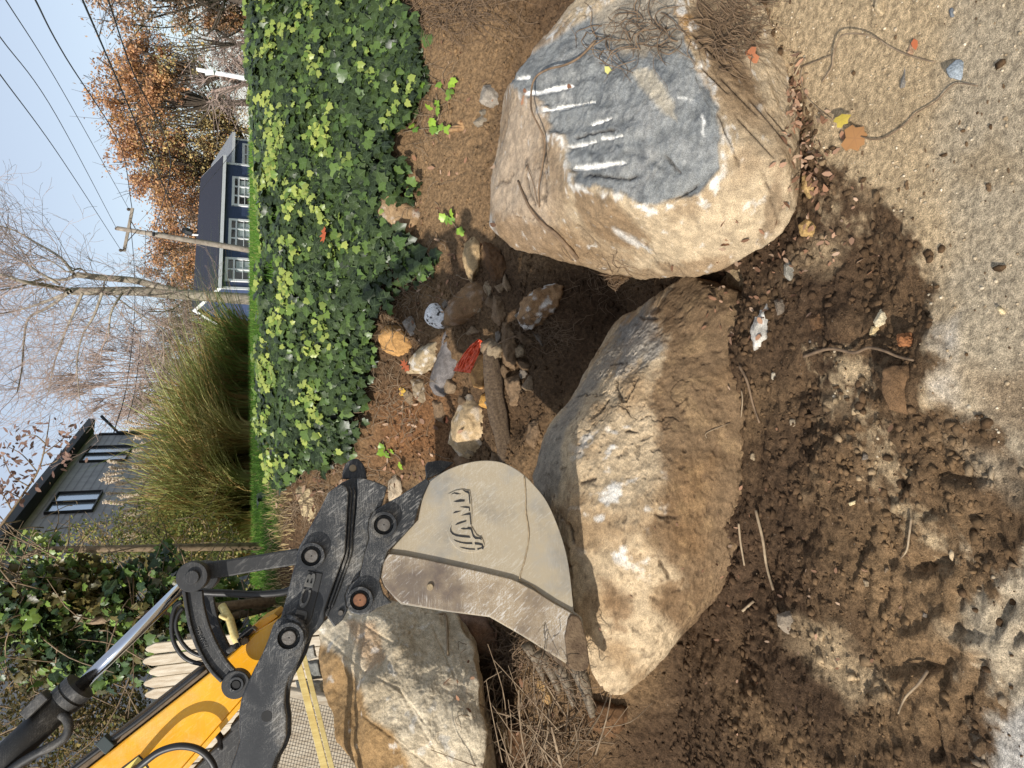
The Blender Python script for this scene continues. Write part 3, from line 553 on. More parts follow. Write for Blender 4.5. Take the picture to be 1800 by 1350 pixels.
# dirt lumps that can be told apart on the sand
k = 0
for (x, y, r) in ((1521, 268, 8), (1602, 328, 11), (1584, 335, 7), (1770, 152, 7), (1740, 178, 6), (1760, 178, 6), (1729, 200, 5), (1632, 266, 7), (1704, 253, 7), (1747, 330, 12), (1780, 300, 9), (1473, 331, 14), (1690, 215, 6), (1547, 212, 4), (1578, 66, 5), (1719, 33, 4), (1653, 37, 4), (1629, 168, 4),
                  (1628, 340, 5), (1512, 300, 6), (1650, 322, 4), (1788, 335, 8), (1680, 285, 4), (1712, 292, 6), (1530, 322, 6), (1645, 300, 5), (1735, 480, 5), (1675, 432, 6), (1640, 430, 8), (1650, 400, 6)):
    th = np.linspace(0, 2 * math.pi, 8)[:-1]; rr = r * (.75 + .5 * rrng.rand(7))
    rock(np.stack([x + rr * np.cos(th), y + rr * np.sin(th)], 1), srgb(108, 86, 62), 'dark brown crumb of soil dropped on the pale sand', name='dirt_lump', cat='dirt lump', sub=4, group='soil crumbs on the sand', rg=.16, p=8, bulge=.12, sink=.35)
rr2 = np.random.RandomState(44)
for k in range(46):
    if k < 30: x, y = rr2.uniform(780, 960), rr2.uniform(470, 820)
    else: x, y = rr2.uniform(1320, 1700), rr2.uniform(330, 1150)
    if k < 30 and x > 930 - abs(y - 560) * .2: x -= 60
    if k < 30 and abs(x - 830) < 35 and abs(y - 630) < 45: x += 75
    r = rr2.uniform(8, 22) if k < 30 else rr2.uniform(3, 8); th = np.sort(rr2.uniform(0, 6.28, 7)); q = np.stack([x + r * np.cos(th) * rr2.uniform(.6, 1.2), y + r * np.sin(th) * rr2.uniform(.6, 1.2)], 1)
    rock(q, [srgb(132, 112, 88), srgb(150, 132, 106), srgb(110, 90, 68), srgb(120, 110, 98)][k % 4], 'small dusty angular stone in the rubble of the hollow' if k < 30 else 'small dusty stone scattered on the churned soil', sub=4, group='rubble stones in the hollow' if k < 30 else 'small stones on the churned soil', p=20, rg=.06, sink=-.12)
for poly, lb in (([(885, 560), (905, 575), (915, 620), (905, 650), (888, 640), (880, 600)], 'dirty brown slab leaning in the dark hollow above the log'), ([(888, 668), (912, 660), (926, 690), (918, 716), (896, 712)], 'dusty slab beneath the long boulder edge beside the log'), ([(760, 706), (778, 700), (792, 722), (780, 744), (764, 735)], 'soil coated stone above the blocky tan rock'),
                 ([(868, 520), (890, 520), (896, 555), (880, 575), (864, 560)], 'broken brown slab between the bent rock and the crusted pit rock'), ([(930, 745), (950, 735), (955, 765), (940, 790), (926, 775)], 'brown stone wedged beside the back edge of the long boulder'), ([(700, 440), (722, 432), (736, 450), (728, 470), (706, 464)], 'dusty tan stone half hidden in the thin ivy')):
    rock(poly, srgb(122, 100, 76), lb, p=24, rg=.06, col2=srgb(96, 76, 54))
# white concrete chunk
mb = MB(); P = gp(765, 560); zc = (P - EYE) @ FW - .03
arc = []
for a in np.linspace(0, 1, 9):
    x = 746 + 38 * a * .1 + 4 * math.sin(a * 3); arc.append(a)
out = [(748, 545), (756, 534), (768, 532), (790, 540), (797, 560), (785, 587), (768, 578), (752, 570), (745, 560)]
V, Fc, N = polyrock([PD(x, y, zc) for x, y in out] + [PD(768 + (x - 768) * .6, 558 + (y - 558) * .6, zc - .05) for x, y in out] + [PD(x, y, zc + .07) for x, y in out], 5, 14, [(20, .002, 3, 0)])
o = nmesh('concrete_chunk', V, Fc, M_rock, col=colmix(np.tile(np.array(srgb(226, 224, 220)), (len(V), 1)), (np.array(srgb(50, 44, 36)), sstep(.22, .28, fbm(V, 40, 3, 7.)))))
tag(o, 'white speckled concrete chunk between stones below the ivy', 'concrete chunk')
# orange plastic bag, crumpled film
n = 26; uu, vv = np.meshgrid(np.linspace(0, 1, n), np.linspace(0, 1, n)); base = np.array([[806, 652], [812, 615], [842, 590], [850, 600], [820, 655]])
bx = 806 + vv * 12 + uu * 38 * (1 - .2 * vv) ; by = 652 - uu * 55 + vv * 4 - 8 * np.sin(uu * 3) * (1 - vv)
bx += (vv - .5) * 18 * (1 - uu * .7); zz = (gp(825, 630) - EYE) @ FW - .15 + .035 * fbm(np.stack([uu.ravel() * 4, vv.ravel() * 5, 0 * uu.ravel()], 1), 1.2, 4, 2., 1).reshape(n, n)
V = np.array([PD(a, b, z) for a, b, z in zip(bx.ravel(), by.ravel(), zz.ravel())]); idx = np.arange(n * n).reshape(n, n)
bf = np.stack([idx[:-1, :-1], idx[:-1, 1:], idx[1:, 1:], idx[1:, :-1]], -1).reshape(-1, 4)
mbag, nn_, b_ = newmat('orange plastic film'); b_.inputs['Roughness'].default_value = .2
b_.inputs['Base Color'].default_value = (*srgb(232, 98, 62), 1); b_.inputs['Alpha'].default_value = .93
o = nmesh('plastic_bag', V, bf, mbag); tag(o, 'crumpled orange-red plastic bag among the stones', 'plastic bag'); sm = o.modifiers.new('thickness', 'SOLIDIFY'); sm.thickness = .002
# white torn piece of the bag's label side is left plain
# weathered log lying in the pit
lp = spline([PD(x, y, (gp(870, 690) - EYE) @ FW - .05 + dz) for x, y, dz in ((862, 600, .05), (868, 660, 0), (878, 730, 0), (892, 800, .02), (900, 840, .05))], 5)
V, Fc = [], []; lp = spline(lp[::4], 14); mb = MB(); mb.tube(lp, np.interp(np.linspace(0, 1, len(lp)), [0, .1, .5, .95, 1], [.026, .040, .05, .045, .03]), 40); Vv = np.array(mb.v); ctr = np.repeat(lp, 40, axis=0); e_ = (Vv - ctr) / np.linalg.norm(Vv - ctr, axis=1)[:, None]; ax0 = lp[-1] - lp[0]; ax0 /= np.linalg.norm(ax0); Q_ = Vv - np.outer(Vv @ ax0, ax0) * .88; mb.v = [tuple(p) for p in Vv + e_ * (.014 * fbm(Q_, 22, 4, 2., 1) + .02 * fbm(Q_, 7, 3))[:, None]]
M_log = solid('weathered grey wood', srgb(120, 100, 76), srgb(66, 50, 36), 3, .9, bump=1, dist=.012, stretch=(28, 6, 28))
tag(mb.obj('log', M_log, smooth=True), 'weathered split log lying in the pit beside the tan block', 'log')
# torn stump
mb = MB(); rg = random.Random(3); A = gp(800, 222); 
for k in range(34):
    f = k / 33; s = PD(812 + 22 * math.cos(f * 3 + .2), 205 + 26 * f, (A - EYE) @ FW + .02 * math.sin(k)); mid = PD(815 - 6 + 16 * f + rg.uniform(-3, 3), 215 + 14 * f, (A - EYE) @ FW - .05 + rg.uniform(-.015, .015))
    e = PD(838 + rg.uniform(-8, 8), 225 + 30 * f + rg.uniform(-5, 5), (A - EYE) @ FW + rg.uniform(-.02, .03)); mb.tube(spline([s, mid, e], 4), [.012] * 8 + [.004], 5)
M_stump = solid('torn stump wood', srgb(178, 142, 98), srgb(122, 88, 56), 40, .85, bump=.5)
tag(mb.obj('tree_stump', M_stump, smooth=True), 'torn pale stump of twisted wood on the dirt left of the right boulder', 'stump')
# ---------------------------------------------------------------- excavator: all plates lie square to its own hinge axis DX
DX = ray(650, 900); DX = DX / np.linalg.norm(DX)
def EX(x, y, d):
    r = ray(x, y); return EYE + r * (d / (r @ DX))
exr = thing('excavator', (-1.6, 2.3, 0), 'yellow digger arm with black quick hitch and dusty toothed bucket', 'excavator')
def plate(name, poly, d0, d1, mat, parent, bw=.003, holes=None):
    mb = MB(); mb.prism([EX(x, y, d0) for x, y in poly], DX * (d1 - d0)); o = mb.obj(name, mat, parent)
    if bw: bevel(o, bw)
    return o
def disc(name, x, y, r, d0, d1, mat, parent, n=28, hole=0, cham=.0):
    c0 = EX(x, y, d0); R_ = np.linalg.norm(EX(x + r, y, d0) - c0); A = np.cross(DX, [0, 0, 1.]); A /= np.linalg.norm(A); B = np.cross(DX, A); mb = MB()
    ring = lambda rad, d: [c0 + DX * (d - d0) + rad * (A * math.cos(2 * math.pi * k / n) + B * math.sin(2 * math.pi * k / n)) for k in range(n)]
    if hole:
        h = R_ * hole / r; v = ring(R_ - .0015, d0) + ring(R_, d0 + .0015) + ring(R_, d1) + ring(h, d0) + ring(h, d1); f = []
        for k in range(n):
            j = (k + 1) % n; f += [[k, j, n + j, n + k], [n + k, n + j, 2 * n + j, 2 * n + k], [3 * n + k, k, j, 3 * n + j][::1] and [j, k, 3 * n + k, 3 * n + j], [3 * n + j, 3 * n + k, 4 * n + k, 4 * n + j]]
        mb.add(v, f)
    else:
        v = ring(R_ - .002, d0) + ring(R_, d0 + .002) + ring(R_, d1); f = [list(range(n))]
        for k in range(n):
            j = (k + 1) % n; f += [[k, j, n + j, n + k], [n + k, n + j, 2 * n + j, 2 * n + k]]
        mb.add(v, f)
    o = mb.obj(name, mat, parent)
    return o
def pin(x, y, ro, ri, d, parent, mat=None, dp=.0, body=None):
    """raised collar, recessed seat, pin end with a grease hole"""
    c = disc('collar', x, y, ro, d - .028, d + .01, body or M_black, parent, hole=ro * .74)
    disc('seat', x, y, ro * .74, d - .004, d + .01, M_black2, c); 
    p = disc('pin', x, y, ri, d - .02 + dp, d + .02, mat or M_steel, parent); disc('grease_hole', x + .3, y, ri * .14, d - .0215 + dp, d - .01, M_void, p, n=10); return c
def smooth_poly(pts, n=4, closed=False):
    return [tuple(p) for p in spline(pts, n)]
# bucket
bk = thing('bucket_group', EX(850, 1000, 2.4), None, None); bk.parent = exr; bk.location = Vector(ORG[bk.name] - ORG[exr.name]); bk.name = 'bucket'; ORG['bucket'] = EX(850, 1000, 2.4)
arc_ = smooth_poly([(735.5, 913), (740.6, 886), (748, 858), (755.7, 846.7), (781, 829), (811, 816.5), (846, 809.7), (881.6, 812.7), (911.8, 827.8), (937, 850.5), (962, 883), (982, 928.6), (995, 971), (1002.5, 1014), (1008.8, 1074.6)], 4)
low_ = [(1022.6, 1085), (1030, 1125), (1035, 1165), (1030, 1174), (998, 1168), (917, 1117), (861, 1085), (778, 1074), (705, 1062), (690, 1048), (675, 1032), (667.6, 1014), (672, 990), (682.7, 971)]
plate('side_plate', arc_ + low_, 2.300, 2.318, M_bucket, bk, .002)
plate('far_side_plate', arc_ + low_, 2.70, 2.718, M_bucket, bk, .002)
mb = MB(); arc2 = arc_[6:] + [(1022, 1085), (1033, 1165)]; k = len(arc2)
cen = np.array([850, 980.]); v = []
for (x, y) in arc2:
    e = np.array([x, y]) - cen; e /= np.linalg.norm(e); a = EX(x, y, 2.318); b = EX(x - e[0] * 5, y - e[1] * 5, 2.318); v += [a, b, a + DX * .382, b + DX * .382]
mb.add(v, [[4 * i, 4 * i + 2, 4 * i + 6, 4 * i + 4] for i in range(k - 1)] + [[4 * i + 1, 4 * i + 5, 4 * i + 7, 4 * i + 3] for i in range(k - 1)])
mb.obj('shell', M_bucket, bk, smooth=True)
plate('wear_plate', [(683.5, 973), (710, 976), (760, 986), (850, 1006), (900, 1018), (911, 1023), (940, 1038), (975, 1061), (1008, 1079), (1000, 1090), (996, 1120), (999, 1166), (917, 1116), (861, 1084), (778, 1073), (705, 1060), (690, 1047), (676, 1031), (669, 1014), (673, 990)], 2.286, 2.2995, M_wear, bk, .003)
plate('edge_guard', [(1000, 1088), (1006, 1080), (1018, 1084), (1022, 1090), (1032, 1125), (1037, 1168), (1030, 1180), (1010, 1180), (999, 1168), (994, 1120)], 2.272, 2.31, M_mud, bk, .005)
# dusty weld seams
mb = MB(); rg = random.Random(8)
for path in ([(922, 838), (923, 870), (925, 900), (929, 940), (924, 980), (915, 1010), (912, 1020)], [(911, 1020), (935, 1030), (955, 1048), (985, 1066), (1006, 1078)]):
    P = spline([EX(x + rg.uniform(-1, 1), y, 2.298) for x, y in path], 8); mb.tube(P, [.0018 + .0015 * rg.random() for _ in P], 6)
M_dust = solid('packed dust', srgb(168, 150, 120), srgb(132, 116, 92), 60, .95, bump=.6)
mb.obj('weld_seam', M_dust, bk, smooth=True)
disc('bolt', 756, 1032, 6, 2.278, 2.29, M_dust, bk)
# cast mark on the bucket side: raised panel, dark pieces standing in for the shade between its letters
lg_ = [(788, 868), (800, 862), (812, 860), (826, 862), (829, 880), (830, 900), (829, 925), (838, 940), (848, 946), (852, 958), (848, 968), (830, 972), (812, 970), (800, 962), (790, 948), (786, 935), (790, 925), (795, 915), (794, 890)]
lo = plate('maker_mark', lg_, 2.296, 2.302, M_bucket, bk, .002)
def Z1(p): return [(770 + x / 9, 840 + y / 9) for x, y in p]
for s in ([(205, 262), (255, 232), (300, 238), (360, 258), (300, 262), (255, 248)], [(245, 375), (290, 358), (350, 340), (420, 345), (420, 375), (300, 385)], [(350, 460), (440, 450), (500, 460), (505, 525), (490, 525), (488, 482), (430, 475)],
          [(385, 192), (410, 195), (440, 208), (480, 208), (497, 235), (512, 408), (498, 410), (480, 250), (430, 225)], [(235, 562), (270, 530), (368, 524), (300, 550)], [(365, 598), (440, 568), (500, 550), (515, 555), (525, 740), (512, 740), (498, 585), (430, 590)],
          [(270, 748), (300, 715), (370, 690), (445, 672), (448, 690), (380, 715), (310, 740)], [(358, 802), (400, 792), (460, 800), (468, 778), (525, 785), (545, 830), (560, 890), (590, 930), (640, 942), (685, 940), (690, 985), (650, 968), (590, 970), (550, 930), (530, 860), (515, 820), (470, 815), (400, 818)],
          [(215, 750), (205, 800), (215, 845), (250, 880), (320, 900), (420, 910), (495, 918), (510, 950), (400, 942), (290, 925), (225, 895), (192, 850), (192, 800)], [(245, 978), (300, 995), (370, 1015), (450, 1022), (535, 1022), (545, 1050), (450, 1048), (350, 1030), (280, 1005)],
          [(578, 1020), (640, 1026), (700, 1042), (715, 1075), (725, 1105), (715, 1135), (690, 1118), (625, 1142), (620, 1118), (690, 1100), (690, 1070), (640, 1060), (585, 1055)], [(340, 1095), (400, 1102), (480, 1115), (580, 1122), (585, 1140), (480, 1135), (400, 1118)]):
    plate('letter_shade', Z1(s), 2.2945, 2.299, M_void, lo, 0)
# lip and teeth
mb = MB(); a0, a1 = EX(996, 1160, 2.31), EX(1034, 1172, 2.31); mb.prism([EX(985, 1158, 2.31), EX(1030, 1172, 2.31), EX(1034, 1182, 2.31), EX(990, 1174, 2.31)], DX * .40); bevel(mb.obj('cutting_edge', M_mud, bk), .003)
M_tooth = solid('scraped tooth steel', srgb(140, 126, 104), srgb(60, 48, 36), 40, .6, .25, bump=.6, dist=.003, stretch=(3, 3, 3))
def vtooth(p0, p1, t0, d):
    for_ = []; a = EX(*p0, d); b = EX(*p1, d); ax = b - a; L = np.linalg.norm(ax); ax /= L; s = np.cross(ax, DX); s /= np.linalg.norm(s); mb = MB(); n = 7; v = []
    for i in range(n):
        t = i / (n - 1); wd = .021 * (1 - .3 * t); th = t0 * (1 - .72 * t) + .001; c = a + ax * L * t + s * .006 * math.sin(t * 3)
        rnd = 1 if t < .9 else .7
        for (p, q) in ((-1, -.6), (-.7, -1), (.7, -1), (1, -.6), (1, .6), (.7, 1), (-.7, 1), (-1, .6)): v.append(c + DX * wd * p * rnd + s * th * q)
    f = [[8 * i + k, 8 * i + (k + 1) % 8, 8 * i + 8 + (k + 1) % 8, 8 * i + 8 + k] for i in range(n - 1) for k in range(8)] + [list(range(8))[::-1], list(range(8 * n - 8, 8 * n))]
    mb.add(v, f); mb.obj('tooth', M_tooth, bk, smooth=True)
vtooth((1012, 1168), (1041, 1260), .026, 2.33); vtooth((980, 1166), (1008, 1240), .024, 2.45); vtooth((948, 1146), (982, 1217), .022, 2.57); vtooth((926, 1132), (955, 1196), .021, 2.68)
# hanger ears
def Z6(p): return [(400 + x / 3.971, 780 + y / 3.971) for x, y in p]
ear = Z6([(1120, 748), (1210, 660), (1300, 568), (1318, 510), (1330, 460), (1352, 400), (1388, 320), (1415, 268), (1390, 240), (1300, 300), (1200, 365), (1080, 432), (1020, 470), (990, 530), (983, 600), (990, 660), (960, 760), (920, 930), (850, 990), (822, 1060), (832, 1130), (860, 1180), (920, 1196), (985, 1188), (1050, 1145), (1150, 1110), (1090, 1050), (1062, 960), (1080, 860)])
plate('ear', ear, 2.276, 2.299, M_black, bk, .004); plate('ear', ear, 2.60, 2.62, M_black, bk, .004)
plate('far_ear', [(750, 842), (748, 818), (752, 812), (775, 809), (798, 813), (775, 832)], 2.62, 2.65, M_black, bk, .003)
pin(674.5, 922.5, 23.5, 12, 2.276, bk); pin(632.5, 1055, 23.5, 12, 2.276, bk, M_rust)
# quick hitch
qh = thing('quick_hitch', EX(600, 980, 2.3), None, None); qh.parent = exr; qh.location = Vector(ORG['quick_hitch'] - ORG[exr.name])
A_ = Z6([(735, 318), (770, 292), (800, 284), (832, 300), (845, 345), (838, 430), (835, 500), (828, 640), (820, 760), (800, 820), (770, 900), (735, 1000), (680, 1160), (676, 1240), (640, 1290), (600, 1330), (560, 1390), (500, 1440), (400, 1440), (340, 1400), (350, 1280), (372, 1215), (400, 1110), (430, 1000), (455, 900), (478, 840), (482, 780), (500, 720), (560, 620), (610, 520), (650, 450), (700, 345)])
B_ = Z6([(905, 238), (950, 240), (1000, 254), (1060, 275), (1115, 300), (1100, 360), (1078, 435), (1010, 480), (990, 530), (983, 600), (990, 660), (960, 760), (920, 930), (850, 990), (822, 1060), (838, 1165), (805, 1230), (745, 1282), (692, 1205), (715, 1150), (770, 1000), (800, 900), (838, 810), (858, 700), (880, 600), (900, 450), (905, 330)])
plate('hitch_plate', A_, 2.262, 2.285, M_black, qh, .004); plate('hitch_plate', B_, 2.306, 2.33, M_black, qh, .004)
body = Z6([(735, 318), (800, 270), (870, 238), (1000, 254), (1100, 300), (1078, 435), (980, 600), (960, 760), (920, 930), (840, 1150), (745, 1275), (690, 1200), (560, 1390), (400, 1400), (372, 1215), (430, 1000), (500, 720), (650, 450)])
plate('hitch_body', body, 2.345, 2.58, M_black2, qh, .003)
for off in (0, 22):
    P = [(852 + off, 300), (862 + off, 345), (856 + off, 430), (852 + off, 500), (842 + off, 640), (834 + off, 765), (812 + off, 840), (780 + off, 930), (745 + off, 1030), (700 + off, 1150)]
    mb = MB(); mb.tube(spline([EX(*q, 2.285 + off * .0006) for q in Z6(P)], 4), .0045, 6); mb.obj('rib', M_black, qh, smooth=True)
lug = smooth_poly(Z6([(800, 245), (805, 190), (830, 135), (870, 108), (910, 106), (945, 140), (966, 190), (972, 245)]), 3)
plate('far_lug', lug, 2.50, 2.53, M_black, qh, .003); disc('lug_hole', 620, 823, 6.5, 2.495, 2.5, M_dust, qh, n=16)
pin(547, 977.5, 24, 12.2, 2.262, qh); disc('bolt', 599, 1077, 5, 2.296, 2.31, M_steel, qh, n=12)
fr = smooth_poly
plate('name_plate', [(541, 1003), (567, 1008), (562, 1030), (548, 1086), (540, 1098), (516, 1084), (522, 1066)], 2.2585, 2.263, M_black2, qh, .002)
def lettering(s, x0, y0, x1, y1, hpx, d, ext, mat, parent, name, sp=1., bold=.0):
    """raised letters between two pixels on the plate at depth d"""
    cu = bpy.data.curves.new(name, 'FONT'); cu.body = s; cu.size = 1; cu.extrude = .5; cu.space_character = sp; cu.offset = bold; cu.align_x = 'LEFT'
    ob = bpy.data.objects.new(name, cu); C.objects.link(ob); dg = bpy.context.evaluated_depsgraph_get(); me = bpy.data.meshes.new_from_object(ob.evaluated_get(dg))
    v = np.array([q.co[:] for q in me.vertices]); f = [list(p.vertices) for p in me.polygons]; C.objects.unlink(ob); bpy.data.objects.remove(ob)
    a, b = EX(x0, y0, d), EX(x1, y1, d); u = b - a; L = np.linalg.norm(u); u /= L; up = np.cross(DX, u); up = -up if up[2] < 0 else up
    wv = v[:, 0].max() - v[:, 0].min(); hh = v[:, 1].max() - v[:, 1].min(); H = hpx / F * 2.25
    V = a + np.outer((v[:, 0] - v[:, 0].min()) / wv * L, u) + np.outer((v[:, 1] - v[:, 1].min()) / hh * H, up) + np.outer(-v[:, 2] * ext, DX)
    o = nmesh(name, V, f, mat, parent, smooth=False); bevel(o, .0008, 1); return o
M_let = paintmat('letter paint', srgb(74, 74, 72), srgb(88, 86, 80), srgb(120, 110, 92), .3, .4, .4)
lettering('JCB', 537.5, 1090, 561, 1010, 19, 2.256, .006, M_let, qh, 'raised_letters', 1.05, .03)
# dipper side arm (black scratched plate) and its twin
arm = thing('lower_link', EX(470, 1250, 2.22), None, None); arm.parent = exr; arm.location = Vector(ORG['lower_link'] - ORG[exr.name])
def Z7(p): return [(400 + x / 3.971, 1010 + y / 3.971) for x, y in p]
L_ = Z7([(318, 352), (345, 318), (395, 300), (460, 304), (490, 335), (530, 340), (556, 385), (560, 440), (545, 480), (520, 560), (480, 640), (430, 720), (404, 800), (398, 900), (412, 1000), (410, 1130), (385, 1200), (345, 1270), (315, 1350), (292, 1480), (280, 1700), (-80, 1700), (-20, 1500), (20, 1350), (60, 1240), (85, 1150), (75, 1080), (80, 960), (95, 870), (130, 780), (190, 650), (240, 560), (285, 450)])
plate('link_plate', L_, 2.215, 2.24, M_black, arm, .004)
plate('link_plate', [(x + 8, y - 2) for x, y in L_], 2.50, 2.525, M_black, arm, .004)
disc('link_hole', 469, 1259, 11, 2.2145, 2.216, M_void, arm); pin(507.5, 1121.5, 27, 13, 2.215, arm)
mb = MB(); mb.tube([EX(504, 1084, 2.215), EX(518, 1088, 2.212), EX(530, 1096, 2.212), EX(537, 1112, 2.212), EX(534, 1128, 2.215)], [.006, .009, .01, .009, .006], 8); mb.obj('lock_ring', M_black, arm, smooth=True)
# tipping levers and link
plate('tipping_link', [(345, 990), (400, 984), (470, 973), (523, 964), (533, 975), (530, 992), (460, 1003), (400, 1014), (352, 1020)], 2.30, 2.33, M_black2, exr, .005)
def Z3(p, o=(0, 0)): return [(300 + x / 5.4 + o[0], 980 + y / 5.4 + o[1]) for x, y in p]
Lf = [(105, 315), (118, 400), (130, 480), (160, 640), (210, 800), (280, 950), (370, 1090), (470, 1192)]; Rt = [(610, 1065), (560, 1010), (520, 960), (440, 820), (385, 700), (345, 580), (312, 440), (300, 315)]
for d0, of, c2 in ((2.225, (0, 0), True), (2.45, (19, -1), False)):
    lv = plate('tipping_lever', Z3(Lf + Rt, of), d0 + .012, d0 + .03, M_black2, exr, .002)
    def band(P, w0, side):
        P = np.array(Z3(P, of)); S = spline(P, 4); T = np.gradient(S, axis=0); T /= np.linalg.norm(T, axis=1)[:, None]; N_ = np.stack([-T[:, 1], T[:, 0]], 1) * side
        return [tuple(p) for p in S] + [tuple(p) for p in (S + N_ * w0)[::-1]]
    plate('rim', band(Lf, 6.5, -1 if True else 1), d0, d0 + .0125, M_black2, lv, .0025); plate('rim', band(Rt, 8, -1), d0, d0 + .0125, M_black2, lv, .0025)
    disc('lever_head', 337 + of[0], 1014 + of[1], 28, d0 - .006, d0 + .04, M_black2, lv, n=40)
    disc('pin', 337 + of[0], 1015 + of[1], 13, d0 - .016, d0, M_black2, lv)
    e = disc('lever_eye', 414 + of[0], 1204 + of[1], 25, d0 - .004, d0 + .035, M_black2, lv, n=36)
    if c2:
        disc('collar', 414.5, 1204, 14, d0 - .012, d0, M_black, lv, hole=9.5); disc('bolt_socket', 414.5, 1204, 8.5, d0 - .008, d0, M_void, lv)
        lettering('332/H3641', 349, 1102, 366, 1137, 6, d0 + .011, .003, M_black, lv, 'cast_number', 1.0, .01)
# cylinder
def axpt(t, d=2.335): return EX(317 + (141 - 317) * t, 1036 + (1206 - 1036) * t, d)
mb = MB(); mb.tube([EX(330, 1022, 2.335), axpt(.5), axpt(1.06)], .0178, 28); mb.obj('cylinder_rod', M_chrome, exr, smooth=True)
cy_ = thing('cylinder_barrel', axpt(1.3), None, None); cy_.parent = exr; cy_.location = Vector(ORG['cylinder_barrel'] - ORG[exr.name])
mb = MB(); mb.tube([axpt(1.12), axpt(2.), axpt(4.)], [.0405, .0405, .0405], 36); mb.obj('tube', M_black2, cy_, smooth=True)
mb = MB(); t0 = 1.0; mb.tube([axpt(1.0), axpt(1.001), axpt(1.07), axpt(1.075), axpt(1.085), axpt(1.09), axpt(1.15), axpt(1.152)], [.032, .045, .045, .041, .041, .046, .046, .04], 36); mb.obj('gland', M_black2, cy_, smooth=False)
ax_ = axpt(2) - axpt(1); ax_ /= np.linalg.norm(ax_); sd = np.cross(ax_, DX)
mb = MB(); mb.box(EX(64, 1238, 2.30), ax_ * .036, sd * .014, DX * .02); bevel(mb.obj('port_block', M_black2, cy_), .003)
mb = MB(); mb.tube(spline([EX(108, 1256, 2.31), EX(117, 1264, 2.30), EX(121, 1278, 2.29), EX(114, 1296, 2.29), EX(90, 1312, 2.29), EX(62, 1326, 2.29), EX(30, 1346, 2.29), EX(-10, 1380, 2.29), EX(-120, 1480, 2.29)], 5), .0125, 14); mb.obj('oil_pipe', M_black2, cy_, smooth=True)
# yellow dipper arm
AR = [(491, 1086), (502, 1108), (470, 1172), (423, 1234), (322, 1350), (245, 1440), (40, 1680), (-260, 1680), (30, 1450), (156, 1350), (300, 1237), (367, 1184), (403, 1154), (448, 1112)]
ar = plate('dipper_arm', AR, 2.33, 2.52, M_yellow, exr, .006)
plate('edge_strip', [(424, 1231), (430, 1236), (330, 1352), (250, 1446), (242, 1440), (322, 1348)], 2.322, 2.34, M_yellow, ar, .002)
M_dusty = solid('dusty grey top of arm', srgb(128, 110, 88), srgb(92, 80, 66), 20, .9, bump=.3)
plate('arm_top', [(366, 1182), (156, 1348), (30, 1448), (-10, 1480), (-26, 1470), (140, 1338), (352, 1172), (362, 1174)], 2.345, 2.50, M_dusty, ar, .002)
plate('top_flange', [(430, 1126), (489, 1084), (482, 1078), (455, 1092), (424, 1118)], 2.36, 2.54, M_yellow, ar, .002)
mb = MB(); mb.tube(spline([EX(*p, 2.325) for p in ((360, 1174), (300, 1222), (240, 1270), (189, 1307), (121, 1358), (60, 1405), (-60, 1500))], 4), .0065, 10); mb.obj('hose', M_hose, ar, smooth=True)
mb = MB(); mb.box(EX(187, 1307, 2.325), sd * .02, ax_ * .016, DX * .014); bevel(mb.obj('hose_clamp', solid('green-black plastic', (.015, .03, .03), None, 10, .5, bump=0), ar), .002)
mb = MB(); mb.tube(spline([EX(x, y, d) for x, y, d in ((205, 1400, 2.31), (222, 1372, 2.30), (239, 1353, 2.285), (256, 1338.6, 2.27), (279, 1322, 2.262), (305, 1313, 2.258), (328, 1312, 2.258), (350, 1318, 2.262), (366, 1331, 2.27), (376.6, 1350, 2.28), (381, 1380, 2.29), (380, 1420, 2.3))], 5), .0098, 14); mb.obj('hose', M_hose, ar, smooth=True)
M_lab = solid('pale yellow label', srgb(240, 214, 110), None, 3, .4, bump=0); 
st = plate('warning_label', [(205, 1366), (213, 1350), (244, 1327), (250, 1332), (262, 1350), (254, 1366)], 2.3285, 2.331, M_void, ar, 0); plate('label_face', [(209, 1366), (216, 1352), (243, 1330), (248, 1335), (258, 1350), (250, 1366)], 2.3275, 2.329, M_lab, st, 0)
plate('label_symbol', [(228, 1352), (238, 1344), (244, 1350), (240, 1358), (230, 1360)], 2.3268, 2.3276, solid('label brown', srgb(120, 92, 40), None, 3, .5, bump=0), st, 0)
plate('thumb_ram', [(423, 1258), (404, 1276), (405, 1284), (343, 1350), (262, 1440), (300, 1500), (470, 1500), (450, 1300)], 2.38, 2.46, M_black2, exr, .008)
mb = MB(); mb.tube(spline([EX(381, 1288, 2.4), EX(388, 1300, 2.39), EX(385, 1318, 2.38)], 4), .010, 10); mb.obj('hose', M_hose, exr, smooth=True)
# hoses, sensor bracket
for pth, r in ((((320, 1058), (309, 1066), (303, 1085), (302, 1110), (307, 1132), (320, 1152), (337, 1163), (358, 1168)), .0068), (((322, 1068), (313, 1080), (309, 1100), (315, 1121), (327, 1138), (340, 1148), (356, 1154)), .0062)):
    mb = MB(); mb.tube(spline([EX(*p, 2.38) for p in pth], 5), r, 10); mb.obj('hose', M_hose, exr, smooth=True)
mb = MB(); mb.tube(spline([EX(*p, 2.36) for p in ((350, 1040), (375, 1042), (410, 1043), (450, 1045), (500, 1041), (520, 1030))], 5), .0115, 12); mb.obj('hose', M_hose, exr, smooth=True)
sb = plate('sensor_bracket', Z3([(628, 775), (775, 662), (812, 690), (806, 700), (772, 674), (640, 780), (665, 840), (655, 846)]), 2.30, 2.34, M_steel, exr, .001)
plate('sensor', Z3([(655, 790), (700, 755), (735, 775), (740, 805), (690, 838), (665, 825)]), 2.31, 2.34, M_dusty, sb, .002); plate('connector', Z3([(520, 880), (610, 820), (640, 830), (655, 850), (560, 915), (530, 910)]), 2.31, 2.34, M_black2, sb, .003)
